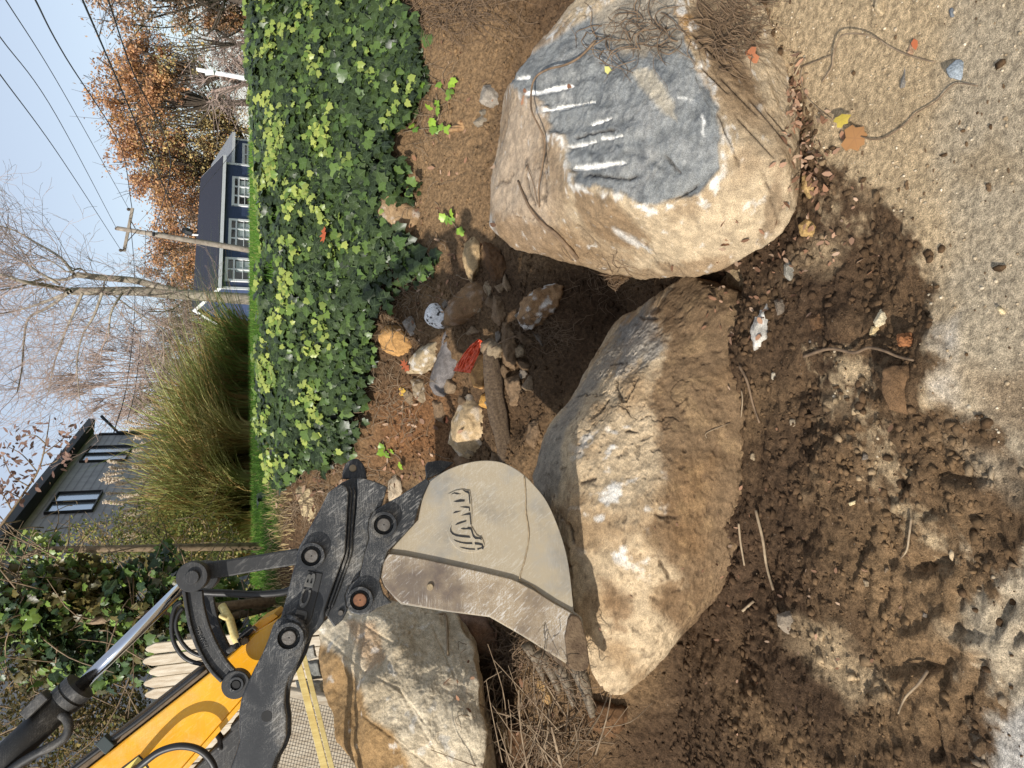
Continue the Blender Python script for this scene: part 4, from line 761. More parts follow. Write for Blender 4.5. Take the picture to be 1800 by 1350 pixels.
plate('connector', Z3([(578, 845), (612, 820), (625, 845), (595, 872)]), 2.305, 2.33, M_steel, sb, .002); plate('sensor_cover', Z3([(640, 745), (745, 640), (790, 690), (700, 790)]), 2.345, 2.37, M_black2, sb, .002)
# ---------------------------------------------------------------- leaves as meshes
IVY = np.array([[0, .38, .05], [0, 0, 0], [-.32, -.14, -.03], [-.56, .10, -.08], [-.44, .28, .0], [-.52, .56, -.09], [-.32, .64, .01], [0, 1., -.12], [.32, .64, .01], [.52, .56, -.09], [.44, .28, 0], [.56, .10, -.08], [.32, -.14, -.03]])
IVYF = np.array([[0, k, k + 1 if k < 12 else 1] for k in range(1, 13)]); IVYV = np.array([1, 1, 0, 1, 0, 1, 0, 1, 0, 1, 0, 1, 0.])
OAK = np.array([[0, .5, .03], [0, 0, 0], [-.10, .12, 0], [-.28, .22, .05], [-.10, .32, 0], [-.40, .52, .08], [-.14, .58, 0], [-.30, .82, .08], [-.08, .78, 0], [0, 1, .06], [.08, .78, 0], [.30, .82, .08], [.14, .58, 0], [.40, .52, .08], [.10, .32, 0], [.28, .22, .05], [.10, .12, 0]])
OAKF = np.array([[0, k, k + 1 if k < 16 else 1] for k in range(1, 17)]); OAKV = np.array([1, 1, 0, .8, 0, 1, 0, .9, 0, 1, 0, .9, 0, 1, 0, .8, 0])
QD = np.array([[-.5, 0, 0], [0, -.28, .1], [.5, 0, 0], [0, .28, .1]]); QDF = np.array([[0, 1, 2, 3]])
def frames(n, N, rs, tilt=.5, down=None):
    """n random frames around normals N; leaf length axis follows `down` when given"""
    N = N + rs.randn(n, 3) * tilt; N /= np.linalg.norm(N, axis=1)[:, None]
    a = rs.randn(n, 3)
    if down is not None: a = a * .6 + np.array(down)
    Y = a - N * (a * N).sum(1)[:, None]; Y /= np.linalg.norm(Y, axis=1)[:, None]; X = np.cross(Y, N); return X, Y, N
def leaves(name, P, size, col, mat, T=IVY, TF=IVYF, TV=IVYV, N=None, tilt=.5, down=None, seed=1, parent=None, origin=None, curl=0):
    rs = np.random.RandomState(seed); n = len(P); N = np.tile([0, 0, 1.], (n, 1)) if N is None else N
    X, Y, Nn = frames(n, N, rs, tilt, down); size = np.ones(n) * size; k = len(T); wv = rs.uniform(.75, 1.15, n)
    L = T[None] * np.stack([wv, np.ones(n), np.ones(n) * (1 + curl * rs.randn(n))], 1)[:, None, :]
    V = P[:, None] + size[:, None, None] * (L[:, :, :1] * X[:, None] + L[:, :, 1:2] * Y[:, None] + L[:, :, 2:] * Nn[:, None])
    Fq = (TF[None] + (np.arange(n) * k)[:, None, None]).reshape(-1, TF.shape[1]); cc = np.repeat(col, k, axis=0)
    return nmesh(name, V.reshape(-1, 3), Fq, mat, parent, origin=origin, col=cc, smooth=False, fattr=np.tile(TV, n) if TV is not None else None)
def lerpc(a, b, t): return np.array(a)[None] * (1 - t[:, None]) + np.array(b)[None] * t[:, None]
rs = np.random.RandomState(11)
# ivy carpet on the bank
n = 36000; X = rs.uniform(-1.6, 4.0, n); Y = rs.uniform(3.9, 6.15, n); Zs = h0(X, Y); Q = np.stack([X, Y, Zs], 1); qx, qy = proj(Q)
e = ivy_edge(qy) - qx + fbm(Q, 3, 3) * 40 + fbm(Q, 9, 3) * 30; thin = np.exp(-(((qx - 700) / 70) ** 2 + ((qy - 500) / 60) ** 2)) * .85 + np.exp(-(((qx - 610) / 40) ** 2 + ((qy - 730) / 22) ** 2)) * .9
top = np.interp(qy, [-400, 100, 300, 500, 700, 900], [300, 430, 475, 490, 470, 495])
keep = (e > 0) & (rs.rand(n) > thin) & (rs.rand(n) < .25 + .75 * sstep(0, 45, e)) & (qx > top + fbm(Q, 4, 4) * 70) & (qy < 905)
Q = Q[keep]; qx = qx[keep]; qy = qy[keep]; n = len(Q)
gr = np.stack([(h0(Q[:, 0] + .05, Q[:, 1]) - h0(Q[:, 0] - .05, Q[:, 1])) / .1, (h0(Q[:, 0], Q[:, 1] + .08) - h0(Q[:, 0], Q[:, 1] - .08)) / .16], 1)
N = np.stack([-gr[:, 0], -gr[:, 1], np.ones(n)], 1); N /= np.linalg.norm(N, axis=1)[:, None]
mound = .10 + .08 * fbm(Q, 2.5, 3, 4.) + np.interp(qy, [-300, 120, 250], [.14, .10, .0]) * sstep(5.3, 5.7, Q[:, 1]); hgt = rs.rand(n) ** .6
P = Q + N * (mound * hgt)[:, None] + N * .01
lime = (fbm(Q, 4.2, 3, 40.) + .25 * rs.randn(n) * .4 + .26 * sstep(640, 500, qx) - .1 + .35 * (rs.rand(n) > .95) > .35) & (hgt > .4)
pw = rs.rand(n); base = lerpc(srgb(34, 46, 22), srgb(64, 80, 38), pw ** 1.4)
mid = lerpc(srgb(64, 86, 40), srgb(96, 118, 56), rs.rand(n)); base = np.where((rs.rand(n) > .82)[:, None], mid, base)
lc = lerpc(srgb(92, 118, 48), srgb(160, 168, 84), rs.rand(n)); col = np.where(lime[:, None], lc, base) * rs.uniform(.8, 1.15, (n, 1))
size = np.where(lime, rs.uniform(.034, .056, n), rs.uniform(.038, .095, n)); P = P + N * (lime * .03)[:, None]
Nl = N * .7 + np.array([-.1, -.55, .4])
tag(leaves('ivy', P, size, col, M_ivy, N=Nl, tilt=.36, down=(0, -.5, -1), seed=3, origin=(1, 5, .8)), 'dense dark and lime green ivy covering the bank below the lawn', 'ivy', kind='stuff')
# single ivy shoots trailing over the bare dirt
for i, (pth, lb) in enumerate(((((735, 148), (770, 150), (790, 165), (800, 150)), 'green ivy shoot trailing over dirt high beside the torn stump'), (((770, 165), (775, 205), (760, 222)), 'thin bare ivy runner curled on the brown dirt'), (((712, 232), (760, 226), (800, 232)), 'leafy ivy runner pointing at the torn stump'),
                                 (((788, 375), (800, 392), (815, 416)), 'short ivy sprig below the brown block rock'), (((672, 790), (700, 800), (712, 815)), 'lone lime ivy sprout beside the bucket ear'))):
    mb = MB(); S = spline([gp(*q) + (0, 0, .012) for q in pth], 5); mb.tube(S, .0035, 5); o = mb.obj('ivy_runner', M_twig, smooth=True); tag(o, lb, 'ivy shoot')
    k = rs.randint(4, 8); pp = S[rs.randint(0, len(S), k)] + rs.randn(k, 3) * .015 + (0, -.01, .02)
    for j in range(k): leaves('leaf', pp[j:j + 1], .05, lerpc(srgb(84, 120, 44), srgb(150, 180, 60), rs.rand(1)), M_ivy, N=np.array([[0, -.6, .7]]), tilt=.4, seed=20 + i * 9 + j, parent=o)
# ---------------------------------------------------------------- lawn and its blades
lx = np.linspace(-16, 22, 60); ly = np.linspace(6.2, 23, 90); LX, LY = np.meshgrid(lx, ly); lz = h0(LX.ravel(), LY.ravel()) + .012
idx = np.arange(60 * 90).reshape(90, 60); lf_ = np.stack([idx[:-1, :-1], idx[:-1, 1:], idx[1:, 1:], idx[1:, :-1]], -1).reshape(-1, 4)
PL = np.stack([LX.ravel(), LY.ravel(), lz], 1); tag(nmesh('lawn', PL, lf_, M_ground, origin=(0, 10, 1.5), col=colmix(np.tile(np.array(srgb(70, 104, 34)), (len(PL), 1)), (np.array(srgb(92, 120, 44)), sstep(-.2, .3, fbm(PL, 1.5, 3))))), kind='structure')
def blades(name, P, H, W, lean, col, mat, seed=1, seg=3, parent=None, origin=None, dirs=None):
    rs = np.random.RandomState(seed); n = len(P); a = rs.uniform(0, 2 * math.pi, n); D = np.stack([np.cos(a), np.sin(a), np.zeros(n)], 1) if dirs is None else dirs
    a = rs.uniform(0, 2 * math.pi, n); S = np.stack([np.cos(a), np.sin(a), np.zeros(n)], 1); H = np.ones(n) * H; lean = np.ones(n) * lean; V = []
    for i in range(seg + 1):
        t = i / seg; c = P + D * (lean * H * t ** 2)[:, None] + np.array([0, 0, 1.]) * (H * (t - .45 * lean * t ** 3))[:, None]; w_ = W * (1 - t) ** .6 if i < seg else 0
        V += [c - S * w_ / 2, c + S * w_ / 2]
    V = np.stack(V, 1); k = 2 * (seg + 1); f = np.array([[2 * i, 2 * i + 1, 2 * i + 3, 2 * i + 2] for i in range(seg)])
    Fq = (f[None] + (np.arange(n) * k)[:, None, None]).reshape(-1, 4)
    return nmesh(name, V.reshape(-1, 3), Fq, mat, parent, origin=origin, col=np.repeat(col, k, axis=0), smooth=False)
n = 52000; u = rs.rand(n); Y = 5.5 + 8 * u ** 1.8; X = rs.uniform(-.45, .62, n) * (Y + 2); Q = np.stack([X, Y, h0(X, Y)], 1); k_ = Y > 5.72 + .3 * fbm(Q, 2.5, 4, 71.) + .15 * rs.randn(n); Q = Q[k_]; Y = Y[k_]; n = len(Q)
gc = lerpc(srgb(66, 108, 30), srgb(112, 148, 54), rs.rand(n)); gc = np.where(rs.rand(n)[:, None] > .93, np.array(srgb(168, 158, 96))[None], gc); qx, qy = proj(Q)
dryz = sstep(0, 25, qx - 470) * sstep(740, 800, qy); gc = np.where((rs.rand(n) < dryz)[:, None], np.array(srgb(190, 168, 120))[None], gc)
tag(blades('lawn_grass', Q, rs.uniform(.05, .10, n), .007, rs.uniform(.1, .7, n), gc, M_grass, 4, 2, origin=(0, 9, 1.5)), 'short green lawn grass along the top of the bank', 'grass', kind='stuff')
# ---------------------------------------------------------------- tall ornamental grass clumps
def clump(px_, Y, rad, H, seed, lab, tone, plumes=0, nb=1500):
    rs = np.random.RandomState(seed); c0 = PY(440, px_, Y); z0 = float(h0(c0[0], Y)); nb = int(nb * 1.5); t = thing('ornamental_grass', (c0[0], Y, z0), lab, 'ornamental grass', 'tall grass clumps behind the lawn')
    r = rad * np.sqrt(rs.rand(nb)) * 1.15; a = rs.uniform(0, 2 * math.pi, nb); D = np.stack([np.cos(a), np.sin(a), 0 * a], 1); P = np.array([c0[0], Y, z0]) + D * (r * .8)[:, None]
    k = rs.rand(nb); col = lerpc(srgb(92, 122, 56), srgb(150, 172, 92), k) * (1 - tone) + lerpc(srgb(176, 158, 104), srgb(212, 192, 132), k) * tone
    straw = rs.rand(nb) < .3; col = np.where(straw[:, None], np.array(srgb(176, 146, 92))[None] * rs.uniform(.7, 1.1, (nb, 1)), col)
    D2 = D * .6 + rs.randn(nb, 3) * .9; D2[:, 2] = 0
    blades('blades', P, H * rs.uniform(.25, 1.15, nb), .032, rs.uniform(.1, 1.1, nb), col, M_grass, seed, 5, parent=t, dirs=D2)
    if plumes:
        P = []; mb = MB()
        for _ in range(plumes):
            a = rs.uniform(0, 6.28); b = np.array([c0[0] + math.cos(a) * rad * .5, Y + math.sin(a) * rad * .5, z0]); tip = b + (rs.uniform(-.5, .5), rs.uniform(-.2, .2), H * rs.uniform(.85, 1.15)); mb.tube([b, (b + tip) / 2 + (0, 0, .05), tip], [.006, .004, .003], 3)
            s = rs.rand(220)[:, None]; P.append(tip + np.array([rs.uniform(-.10, .10), 0, -.32]) * s * .8 + rs.randn(220, 3) * .014 * (1.2 - s))
        mb.obj('plume_stems', M_grass if 0 else M_twig, t); P = np.concatenate(P)
        leaves('plumes', P, .035, lerpc(srgb(196, 176, 150), srgb(228, 214, 196), rs.rand(len(P))), M_lf, QD, QDF, None, N=np.tile([0, -1., .2], (len(P), 1)), tilt=.8, down=(0, 0, 1.5), seed=seed, parent=t)
clump(635, 15.0, .8, 1.3, 1, 'green ornamental grass at the right end of the row, beside the bare tree', .05); clump(700, 14.5, .9, 1.45, 2, 'second clump of yellow-green grass from the right end of the row', .25)
clump(760, 14.0, .9, 1.8, 3, 'grass clump before the near corner of the dark house', .4, 5); clump(815, 13.5, .9, 2.0, 4, 'tallest plumed grass clump in front of the dark siding', .25, 14)
clump(870, 13.0, .9, 2.05, 5, 'golden straw clump under the left window of the dark house', .6, 14); clump(925, 12.6, .85, 2.0, 6, 'leftmost plumed clump of ornamental grass, beside the tipping link', .35, 10)
clump(800, 12.6, .6, 1.1, 7, 'short straw coloured grass clump in the front of the row', .8, 0, 1200); clump(890, 12.0, .6, 1.0, 8, 'low green-gold grass clump at the lawn edge', .5, 0, 1300)
# ---------------------------------------------------------------- trees
def grow(rs, mb, p, d, L, r, depth, spread=.6, up=.15, tips=None, nseg=4, kids=(2, 4), wig=.12, minr=.004, tn=5):
    pts = [p]; q = np.array(p, float); dd = np.array(d, float)
    for i in range(nseg):
        dd = dd + rs.randn(3) * wig + np.array([0, 0, up * .3]); dd /= np.linalg.norm(dd); q = q + dd * L / nseg; pts.append(q)
    mb.tube(pts, np.linspace(r, max(r * .55, minr), len(pts)), max(3, tn), cap=False)
    if depth == 0:
        if tips is not None: tips.append(q)
        return
    for k in range(rs.randint(*kids) + 1):
        t = rs.uniform(.35, 1.) if k else 1.; i = min(int(t * nseg), nseg); b = pts[i]
        nd = dd + rs.randn(3) * spread + np.array([0, 0, up]); nd /= np.linalg.norm(nd)
        grow(rs, mb, b, nd, L * rs.uniform(.6, .85), max(r * .55, minr), depth - 1, spread, up, tips, nseg, kids, wig, minr, tn - 1)
def branchpath(mb, pix, Y, r0, r1, n=9):
    S = spline([PY(x, y, Y + (q[0] if q else 0)) for x, y, *q in pix], 5); mb.tube(S, np.linspace(r0, r1, len(S)), n, cap=False); return S
rs = np.random.RandomState(21)
bt = thing('bare_tree', PY(470, 528, 18), 'tall leafless tree with pale forked trunk left of the blue house', 'tree'); mb = MB()
M1 = branchpath(mb, [(480, 530), (440, 526), (380, 522), (310, 517), (240, 512), (180, 512), (125, 512)], 18, .145, .085, 12)
M2 = branchpath(mb, [(310, 512), (270, 502), (235, 493), (180, 488), (135, 483)], 18, .085, .065, 10)
tw = MB(); subs = []
for pix, r0 in (([(125, 512), (80, 502), (40, 495), (0, 482), (-60, 470)], .10), ([(135, 484), (110, 492), (70, 492), (30, 505), (-20, 512)], .07), ([(130, 482), (105, 452), (60, 425), (25, 405), (-10, 395)], .055), ([(105, 500), (70, 480), (40, 460), (10, 445), (-30, 420)], .05),
                ([(125, 512), (80, 530), (50, 540), (20, 548), (-20, 555)], .06), ([(120, 515), (85, 540), (50, 560), (42, 600), (38, 650), (30, 690)], .06), ([(145, 515), (125, 560), (108, 600), (95, 640), (85, 690)], .05), ([(180, 514), (165, 555), (145, 590), (135, 640), (140, 700)], .05),
                ([(215, 514), (195, 550), (190, 590), (175, 620)], .045), ([(190, 512), (235, 545), (280, 575), (300, 600)], .03), ([(185, 490), (180, 512)], .03), ([(160, 486), (140, 472), (120, 478), (95, 462), (60, 445)], .03), ([(330, 522), (300, 545), (260, 548)], .02), ([(400, 528), (380, 540), (350, 555)], .02)):
    S = branchpath(tw, [(a, b, 1.2 * math.sin(i * .9 + r0 * 90)) for i, (a, b) in enumerate(pix)], 18, r0 * .62, .012, 7); subs.append((S, r0))
mb.obj('trunk', M_bark, bt, smooth=True); tw.obj('limbs', M_bark, bt, smooth=True); ft = MB(); tips = []
for S, r0 in subs:
    for k in range(int(8 + r0 * 150)):
        i = rs.randint(len(S) // 5, len(S)); d = S[min(i + 1, len(S) - 1)] - S[i - 1]; d = d / np.linalg.norm(d) + rs.randn(3) * .75 + (0, 0, .2); d /= np.linalg.norm(d)
        grow(rs, ft, S[i], d, rs.uniform(.7, 1.2), .009, 3, .55, .15, tips, 3, (1, 3), .2, .003, 3)
ft.obj('twigs', M_finetwig, bt)
M_oldleaf = M_lf
def leafy(name, px_, pv, rx, rz, Y, lab, cols, seed, nl=5000, ls=.17, baseY=0, dens=1., ncl=46, bare=0, gap=.5):
    """trunk and limbs to leaf clumps spread through an ellipsoid crown; px_/pv = crown centre in the photo, rx/rz in metres"""
    rs = np.random.RandomState(seed); c = PY(pv, px_, Y); g0 = float(h0(c[0], Y)); t = thing(name, (c[0], Y, g0), lab, 'tree', 'autumn trees behind the blue house'); mb = MB()
    base = np.array([c[0] + rs.uniform(-.5, .5), Y, g0]); sc0 = min(1, rx / 3.2); fork = np.array([c[0], Y, g0 + (c[2] - g0) * .45]); mb.tube([base, (base + fork) / 2 + rs.randn(3) * .1, fork], [.35 * sc0, .28 * sc0, .2 * sc0], 8)
    cl = []
    for k in range(ncl):
        d = rs.randn(3); d /= np.linalg.norm(d); q = c + d * np.array([rx, rx * .8, rz]) * rs.uniform(.35, 1.) ** .6; cl.append(q); m_ = fork * .5 + q * .5 + rs.randn(3) * .4 + (0, 0, .3)
        mb.tube(spline([fork + (q - fork) * .05, m_, q], 3), np.linspace(.08, .02, 7) * sc0, 4, cap=False)
        for _ in range(4 + bare): mb.tube([m_ * .3 + q * .7, q + rs.randn(3) * .4, q + rs.randn(3) * np.array([rx, rx, rz]) * .28], np.array([.028, .02, .01]) * max(.4, sc0), 3, cap=False)
    mb.obj('branches', M_darkbark if not bare else M_finetwig, t, smooth=True); cl = np.array(cl); n = nl
    if n:
        i = rs.randint(0, len(cl), n); sc = rs.uniform(.5, 1.1, len(cl))[i][:, None]; P = cl[i] + rs.randn(n, 3) * np.array([rx, rx, rz]) * .17 * sc; tone = rs.rand(len(cl))[i]
        sel = fbm(P, 1.0, 3, seed * 1.) > -.33 + gap * .45; P = P[sel]; tone = tone[sel]; n = len(P)
        j = (np.clip(tone + rs.randn(n) * .18, 0, .999) * len(cols)).astype(int); cc = np.array(cols)[j] * rs.uniform(.7, 1.25, (n, 1))
        leaves('crown', P, ls * rs.uniform(.7, 1.4, n), cc, M_lf, QD, QDF, None, tilt=1.4, seed=seed, parent=t)
OR = [srgb(186, 140, 100), srgb(198, 148, 102), srgb(172, 130, 102), srgb(208, 164, 114)]; OL = [srgb(176, 158, 108), srgb(198, 174, 112), srgb(158, 146, 106), srgb(212, 180, 118)]; BRW = [srgb(190, 160, 136), srgb(200, 170, 144), srgb(172, 148, 128)]
leafy('oak_tree', 120, 262, 2.0, 2.0, 50, 'rust orange oak at the left of the gap beside the ivy top', OR, 31, 7000, .2); leafy('oak_tree', 165, 240, 3.0, 3.0, 56, 'orange crowned tree leaning towards the wires', OR, 32, 8000, .21)
leafy('oak_tree', 215, 330, 6.2, 4.2, 62, 'broad olive and gold oak behind the grey roofed wing', OL, 33, 17000, .2); leafy('oak_tree', 290, 275, 3.4, 3.0, 62, 'burnt orange tree rising over the blue roof', OR, 34, 9500, .22)
leafy('oak_tree', 335, 320, 4.0, 3.2, 66, 'reddish brown tree behind the crossarm pole', OR[:3] + BRW, 35, 10500, .22); leafy('oak_tree', 405, 330, 4.2, 3.4, 60, 'rusty oak right of the utility pole above the roof', OR, 36, 11000, .2)
leafy('oak_tree', 470, 320, 3.4, 2.9, 70, 'brownish orange tree between pole and bare trunk', BRW + OR[:2], 37, 9000, .23); leafy('oak_tree', 545, 330, 3.0, 2.7, 72, 'russet tree beyond the bare trunk by the white gable', BRW + OR[:1], 38, 6500, .22, gap=.9)
leafy('oak_tree', 255, 385, 4.4, 2.0, 64, 'low gold tree over the wing roof of the blue house', OL + OR[:2], 39, 10000, .18); leafy('oak_tree', 60, 300, 1.2, 1.3, 30, 'small green-brown sprig of oak crown below the second pole', OL, 40, 1500, .13, gap=.9, ncl=14)
leafy('oak_tree', -30, 250, 1.5, 1.7, 22, 'near brown oak hanging in at the top edge of the sky', BRW + OR[:2], 41, 6500, .1, ncl=34, gap=.2); leafy('oak_tree', 12, 385, .9, .8, 24, 'rust leaved branch mass just above the ivy at the top edge', OR + BRW, 42, 4500, .1, ncl=36)
leafy('bare_tree', 60, 420, 3.4, 2.2, 50, 'grey-brown leafless tree behind the white pole', BRW, 43, 1200, .12, bare=6, ncl=40)
leafy('bare_tree', 135, 400, 3.0, 1.8, 48, 'thin leafless tree between the second pole and the blue house', BRW, 47, 300, .12, bare=5, ncl=24)
leafy('bare_tree', 600, 330, 3.6, 4.2, 60, 'pinkish leafless tree behind the right end of the tall grass', BRW, 44, 500, .1, bare=9, ncl=60); leafy('bare_tree', 665, 240, 5.2, 6.2, 64, 'wide pinkish leafless tree nearest the dark house', BRW, 45, 400, .1, bare=9, ncl=66)
leafy('bare_tree', 560, 400, 2.6, 1.6, 62, 'low leafless thicket tree beside the white gable', BRW, 46, 600, .12, bare=8, ncl=40); leafy('bare_tree', 720, 300, 3.6, 3.4, 55, 'faint leafless tree whose twigs meet the dark eave', OR + BRW, 48, 1500, .13, bare=8, ncl=50)
# ---------------------------------------------------------------- blue house
def clap(name, c1, c2, pitch, horiz=True, sharp=.93):
    m, n, b = newmat(name); t = n.nodes.new('ShaderNodeTexCoord').outputs['Object']; s = n.nodes.new('ShaderNodeSeparateXYZ'); n.links.new(t, s.inputs[0])
    a = n.nodes.new('ShaderNodeMath'); a.operation = 'MULTIPLY'; a.inputs[1].default_value = 1 / pitch; n.links.new(s.outputs[2 if horiz else 0], a.inputs[0]); f = n.nodes.new('ShaderNodeMath'); f.operation = 'FRACT'; n.links.new(a.outputs[0], f.inputs[0])
    nn = noise(n, t, 3, 6, .6); base = ramp(n, nn, [(.3, c1), (.7, c2)]); n.links.new(mixc(n, ramp(n, f.outputs[0], [(sharp, 0), (1, .7)]), base, tuple(x * .3 for x in c1)), b.inputs['Base Color']); b.inputs['Roughness'].default_value = .7
    bumpn(n, b, f.outputs[0], .6, .02); return m
M_navy = clap('navy clapboard', srgb(58, 72, 104), srgb(66, 80, 114), .13); M_trim = solid('white trim paint', srgb(240, 240, 238), srgb(230, 230, 228), 3, .6, bump=0)
M_roofn = solid('dark shingle roof', srgb(52, 54, 66), srgb(40, 44, 56), 12, .9, bump=.4, dist=.02); M_roofg = solid('grey shingle roof', srgb(150, 154, 158), srgb(120, 124, 130), 14, .9, bump=.5, dist=.02)
mg, n_, b_ = newmat('window glass'); b_.inputs['Base Color'].default_value = (.02, .025, .03, 1); b_.inputs['Roughness'].default_value = .06; b_.inputs['Specular IOR Level'].default_value = .8
M_blind = solid('pale curtain', srgb(190, 198, 194), srgb(150, 160, 156), 3, .8, bump=0)
def azX(y): return (675 - y) / 1326.
YAW = R(36); u = np.array([math.cos(YAW), math.sin(YAW), 0]); wv = np.array([-math.sin(YAW), math.cos(YAW), 0]); UP = np.array([0, 0, 1.])
C0 = np.array([azX(510) * 45, 45., .2]); Lh = 11.6
hs = thing('house', C0, 'navy blue clapboard house with white trim and windows beyond the lawn', 'house')
def W(s, d, z): return C0 + u * s + wv * d + UP * (z - .2)
EZ = 1.55 + 45 * 65 / 1326.; EZ = 3.65; RZ = 5.05
mb = MB(); prof = [(0, .2), (0, EZ), (1.7, RZ - .08), (4.6, 2.0), (4.6, .2)]; mb.prism([W(0, d, z) for d, z in prof], u * Lh); mb.obj('wall', M_navy, hs)
rf = MB(); 
for (a, b) in (((-.35, EZ - .08), (1.7, RZ)), ((1.7, RZ), (4.9, 1.85))):
    q = [W(-.3, a[0], a[1]), W(Lh + .3, a[0], a[1]), W(Lh + .3, b[0], b[1]), W(-.3, b[0], b[1])]; rf.prism([p + UP * .12 for p in q], -UP * .1)
ro = rf.obj('roof', M_roofn, hs); tr = MB()
tr.box(W(Lh / 2, -.36, EZ - .1), u * (Lh / 2 + .32), wv * .02, UP * .10)
for s in (-.31, Lh + .31):
    for (a, b) in (((-.35, EZ - .1), (1.7, RZ - .02)), ((1.7, RZ - .02), (4.9, 1.83))):
        q = [W(s, a[0], a[1] + .12), W(s, b[0], b[1] + .12), W(s, b[0], b[1] - .12), W(s, a[0], a[1] - .12)]; tr.prism(q, u * .05)
for s in (.06, Lh - .06): tr.box(W(s, -.02, 1.9), u * .09, wv * .02, UP * 1.65)
tr.obj('trim', M_trim, hs)
mb = MB(); mb.tube([W(6.1, 1.6, RZ), W(6.1, 1.6, RZ + .42)], .06, 8); mb.obj('vent_pipe', M_trim, hs)
def hit(x, y, p0, n):
    r = ray(x, y); return EYE + r * (((p0 - EYE) @ n) / (r @ n))
def window(x0, x1, ya, yb, cols, p0, nrm, parent, U, rows=1, base=None, tall=None, transom=True):
    a = hit((x0 + x1) / 2, ya, p0, nrm); b = hit((x0 + x1) / 2, yb, p0, nrm); t_ = hit(x0, (ya + yb) / 2, p0, nrm)[2]; z0 = hit(x1, (ya + yb) / 2, p0, nrm)[2]
    if base is not None: z0 = base
    c = (a + b) / 2; c[2] = (t_ + z0) / 2; hw = abs((b - a) @ U) / 2; hh = (t_ - z0) / 2; o = -nrm * .04; fr_ = MB()
    tf = .085 if transom else .012; fr_.box(c + o + UP * hh, U * (hw + tf), nrm * .04, UP * tf); fr_.box(c + o - UP * hh, U * (hw + tf), nrm * .04, UP * tf)
    for s in (-1, 1): fr_.box(c + o + U * hw * s, U * tf, nrm * .038, UP * hh)
    for k in range(1, cols): fr_.box(c + o + U * (hw * (2 * k / cols - 1)), U * (.05 if transom else .02), nrm * .036, UP * hh)
    if transom: fr_.box(c + o + UP * (hh * .38), U * hw, nrm * .034, UP * .05); fr_.box(c + o - UP * (hh * .35), U * hw, nrm * .025, UP * .02)
    f = fr_.obj('window', M_trim if transom else M_darkframe, parent); g_ = MB(); g_.box(c - nrm * .01, U * hw, nrm * .008, UP * hh); g_.obj('pane', mg if transom else M_skyglass, f)
    if transom:
        g_ = MB(); g_.box(c - nrm * .022 - UP * hh * .35 + U * hw * .3, U * hw * .5, nrm * .002, UP * hh * .55); g_.obj('curtain', M_blind, f)
M_darkframe = solid('dark window frame', (.012, .013, .016), None, 3, .5, bump=0)
M_skyglass, n_, b_ = newmat('mirror glass'); b_.inputs['Base Color'].default_value = (.42, .46, .52, 1); b_.inputs['Metallic'].default_value = .8; b_.inputs['Roughness'].default_value = .18
for x0, ya, yb, cl_ in ((410, 314, 362, 3), (404, 388, 437, 3), (398, 456, 494, 2)): window(x0, 440, ya, yb, cl_, C0, wv, hs, u)
# grey roofed wing
EZ2 = 3.05; mb = MB(); q = [(0.6, .2), (.6, EZ2), (2.6, 4.45), (4.6, EZ2), (4.6, .2)]; mb.prism([W(Lh, d, z) for d, z in q], u * 3.6); mb.obj('wall', M_navy, hs)
rf = MB(); q = [W(Lh - .1, .3, EZ2), W(Lh + 3.9, .3, EZ2), W(Lh + 3.0, 2.6, 4.5), W(Lh - .1, 2.6, 4.5)]; rf.prism([p + UP * .12 for p in q], -UP * .1); rf.obj('roof', M_roofg, hs)
tr = MB(); tr.box(W(Lh + 1.9, .28, EZ2), u * 1.95, wv * .02, UP * .1); tr.box(W(Lh + 3.5, .58, 1.6), u * .08, wv * .02, UP * 1.4); tr.obj('trim', M_trim, hs)
window(428, 452, 256, 292, 2, W(0, .6, 0), wv, hs, u)
# ---------------------------------------------------------------- dark house
M_dark = clap('charcoal siding', srgb(176, 174, 182), srgb(146, 144, 152), .19, True, .68); M_dtrim = solid('black roof edge', srgb(30, 32, 38), None, 4, .6, bump=0)
P1 = np.array([-1.62, 26., .3]); dh = np.array([-.217, -.976, 0]); dh /= np.linalg.norm(dh); nh = np.array([dh[1], -dh[0], 0]); nh = -nh if nh[0] > 0 else nh   # nh points away from view side
d2 = thing('house', P1, 'charcoal clapboard house with two pairs of reflecting windows, left beyond the tall grass', 'house')
zt = 1.55 + np.linalg.norm(P1[:2]) * math.tan(R(10.6)); zt = 6.35
mb = MB(); mb.prism([P1, P1 + UP * (zt - .12), P1 + nh * 6 + UP * (zt - .12), P1 + nh * 6], dh * 17); mb.obj('wall', M_dark, d2)
rf = MB(); q = [P1 - dh * .5 - nh * .4 + UP * (zt - .16), P1 - dh * .5 + nh * 6.5 + UP * (zt + .7)]; rf.prism([q[0], q[1], q[1] + UP * .2, q[0] + UP * .2], dh * 18); rf.obj('roof', M_dtrim, d2)
mb = MB(); mb.box(P1 + dh * .06 - nh * .02 + UP * 3, dh * .07, nh * .03, UP * 3); mb.tube([P1 - dh * .4 - nh * .5 + UP * (zt - .35), P1 - nh * .08 + dh * .1 + UP * (zt - .9), P1 - nh * .08 + dh * .1], .05, 6); mb.obj('downpipe', M_dtrim, d2)
for (x0, x1, ya, yb) in ((150, 226, 787, 812), (92, 170, 868, 902), (20, 80, 975, 1010), (60, 150, 1040, 1090)): window(x0, x1, ya, yb, 2, P1, nh, d2, dh, transom=False)
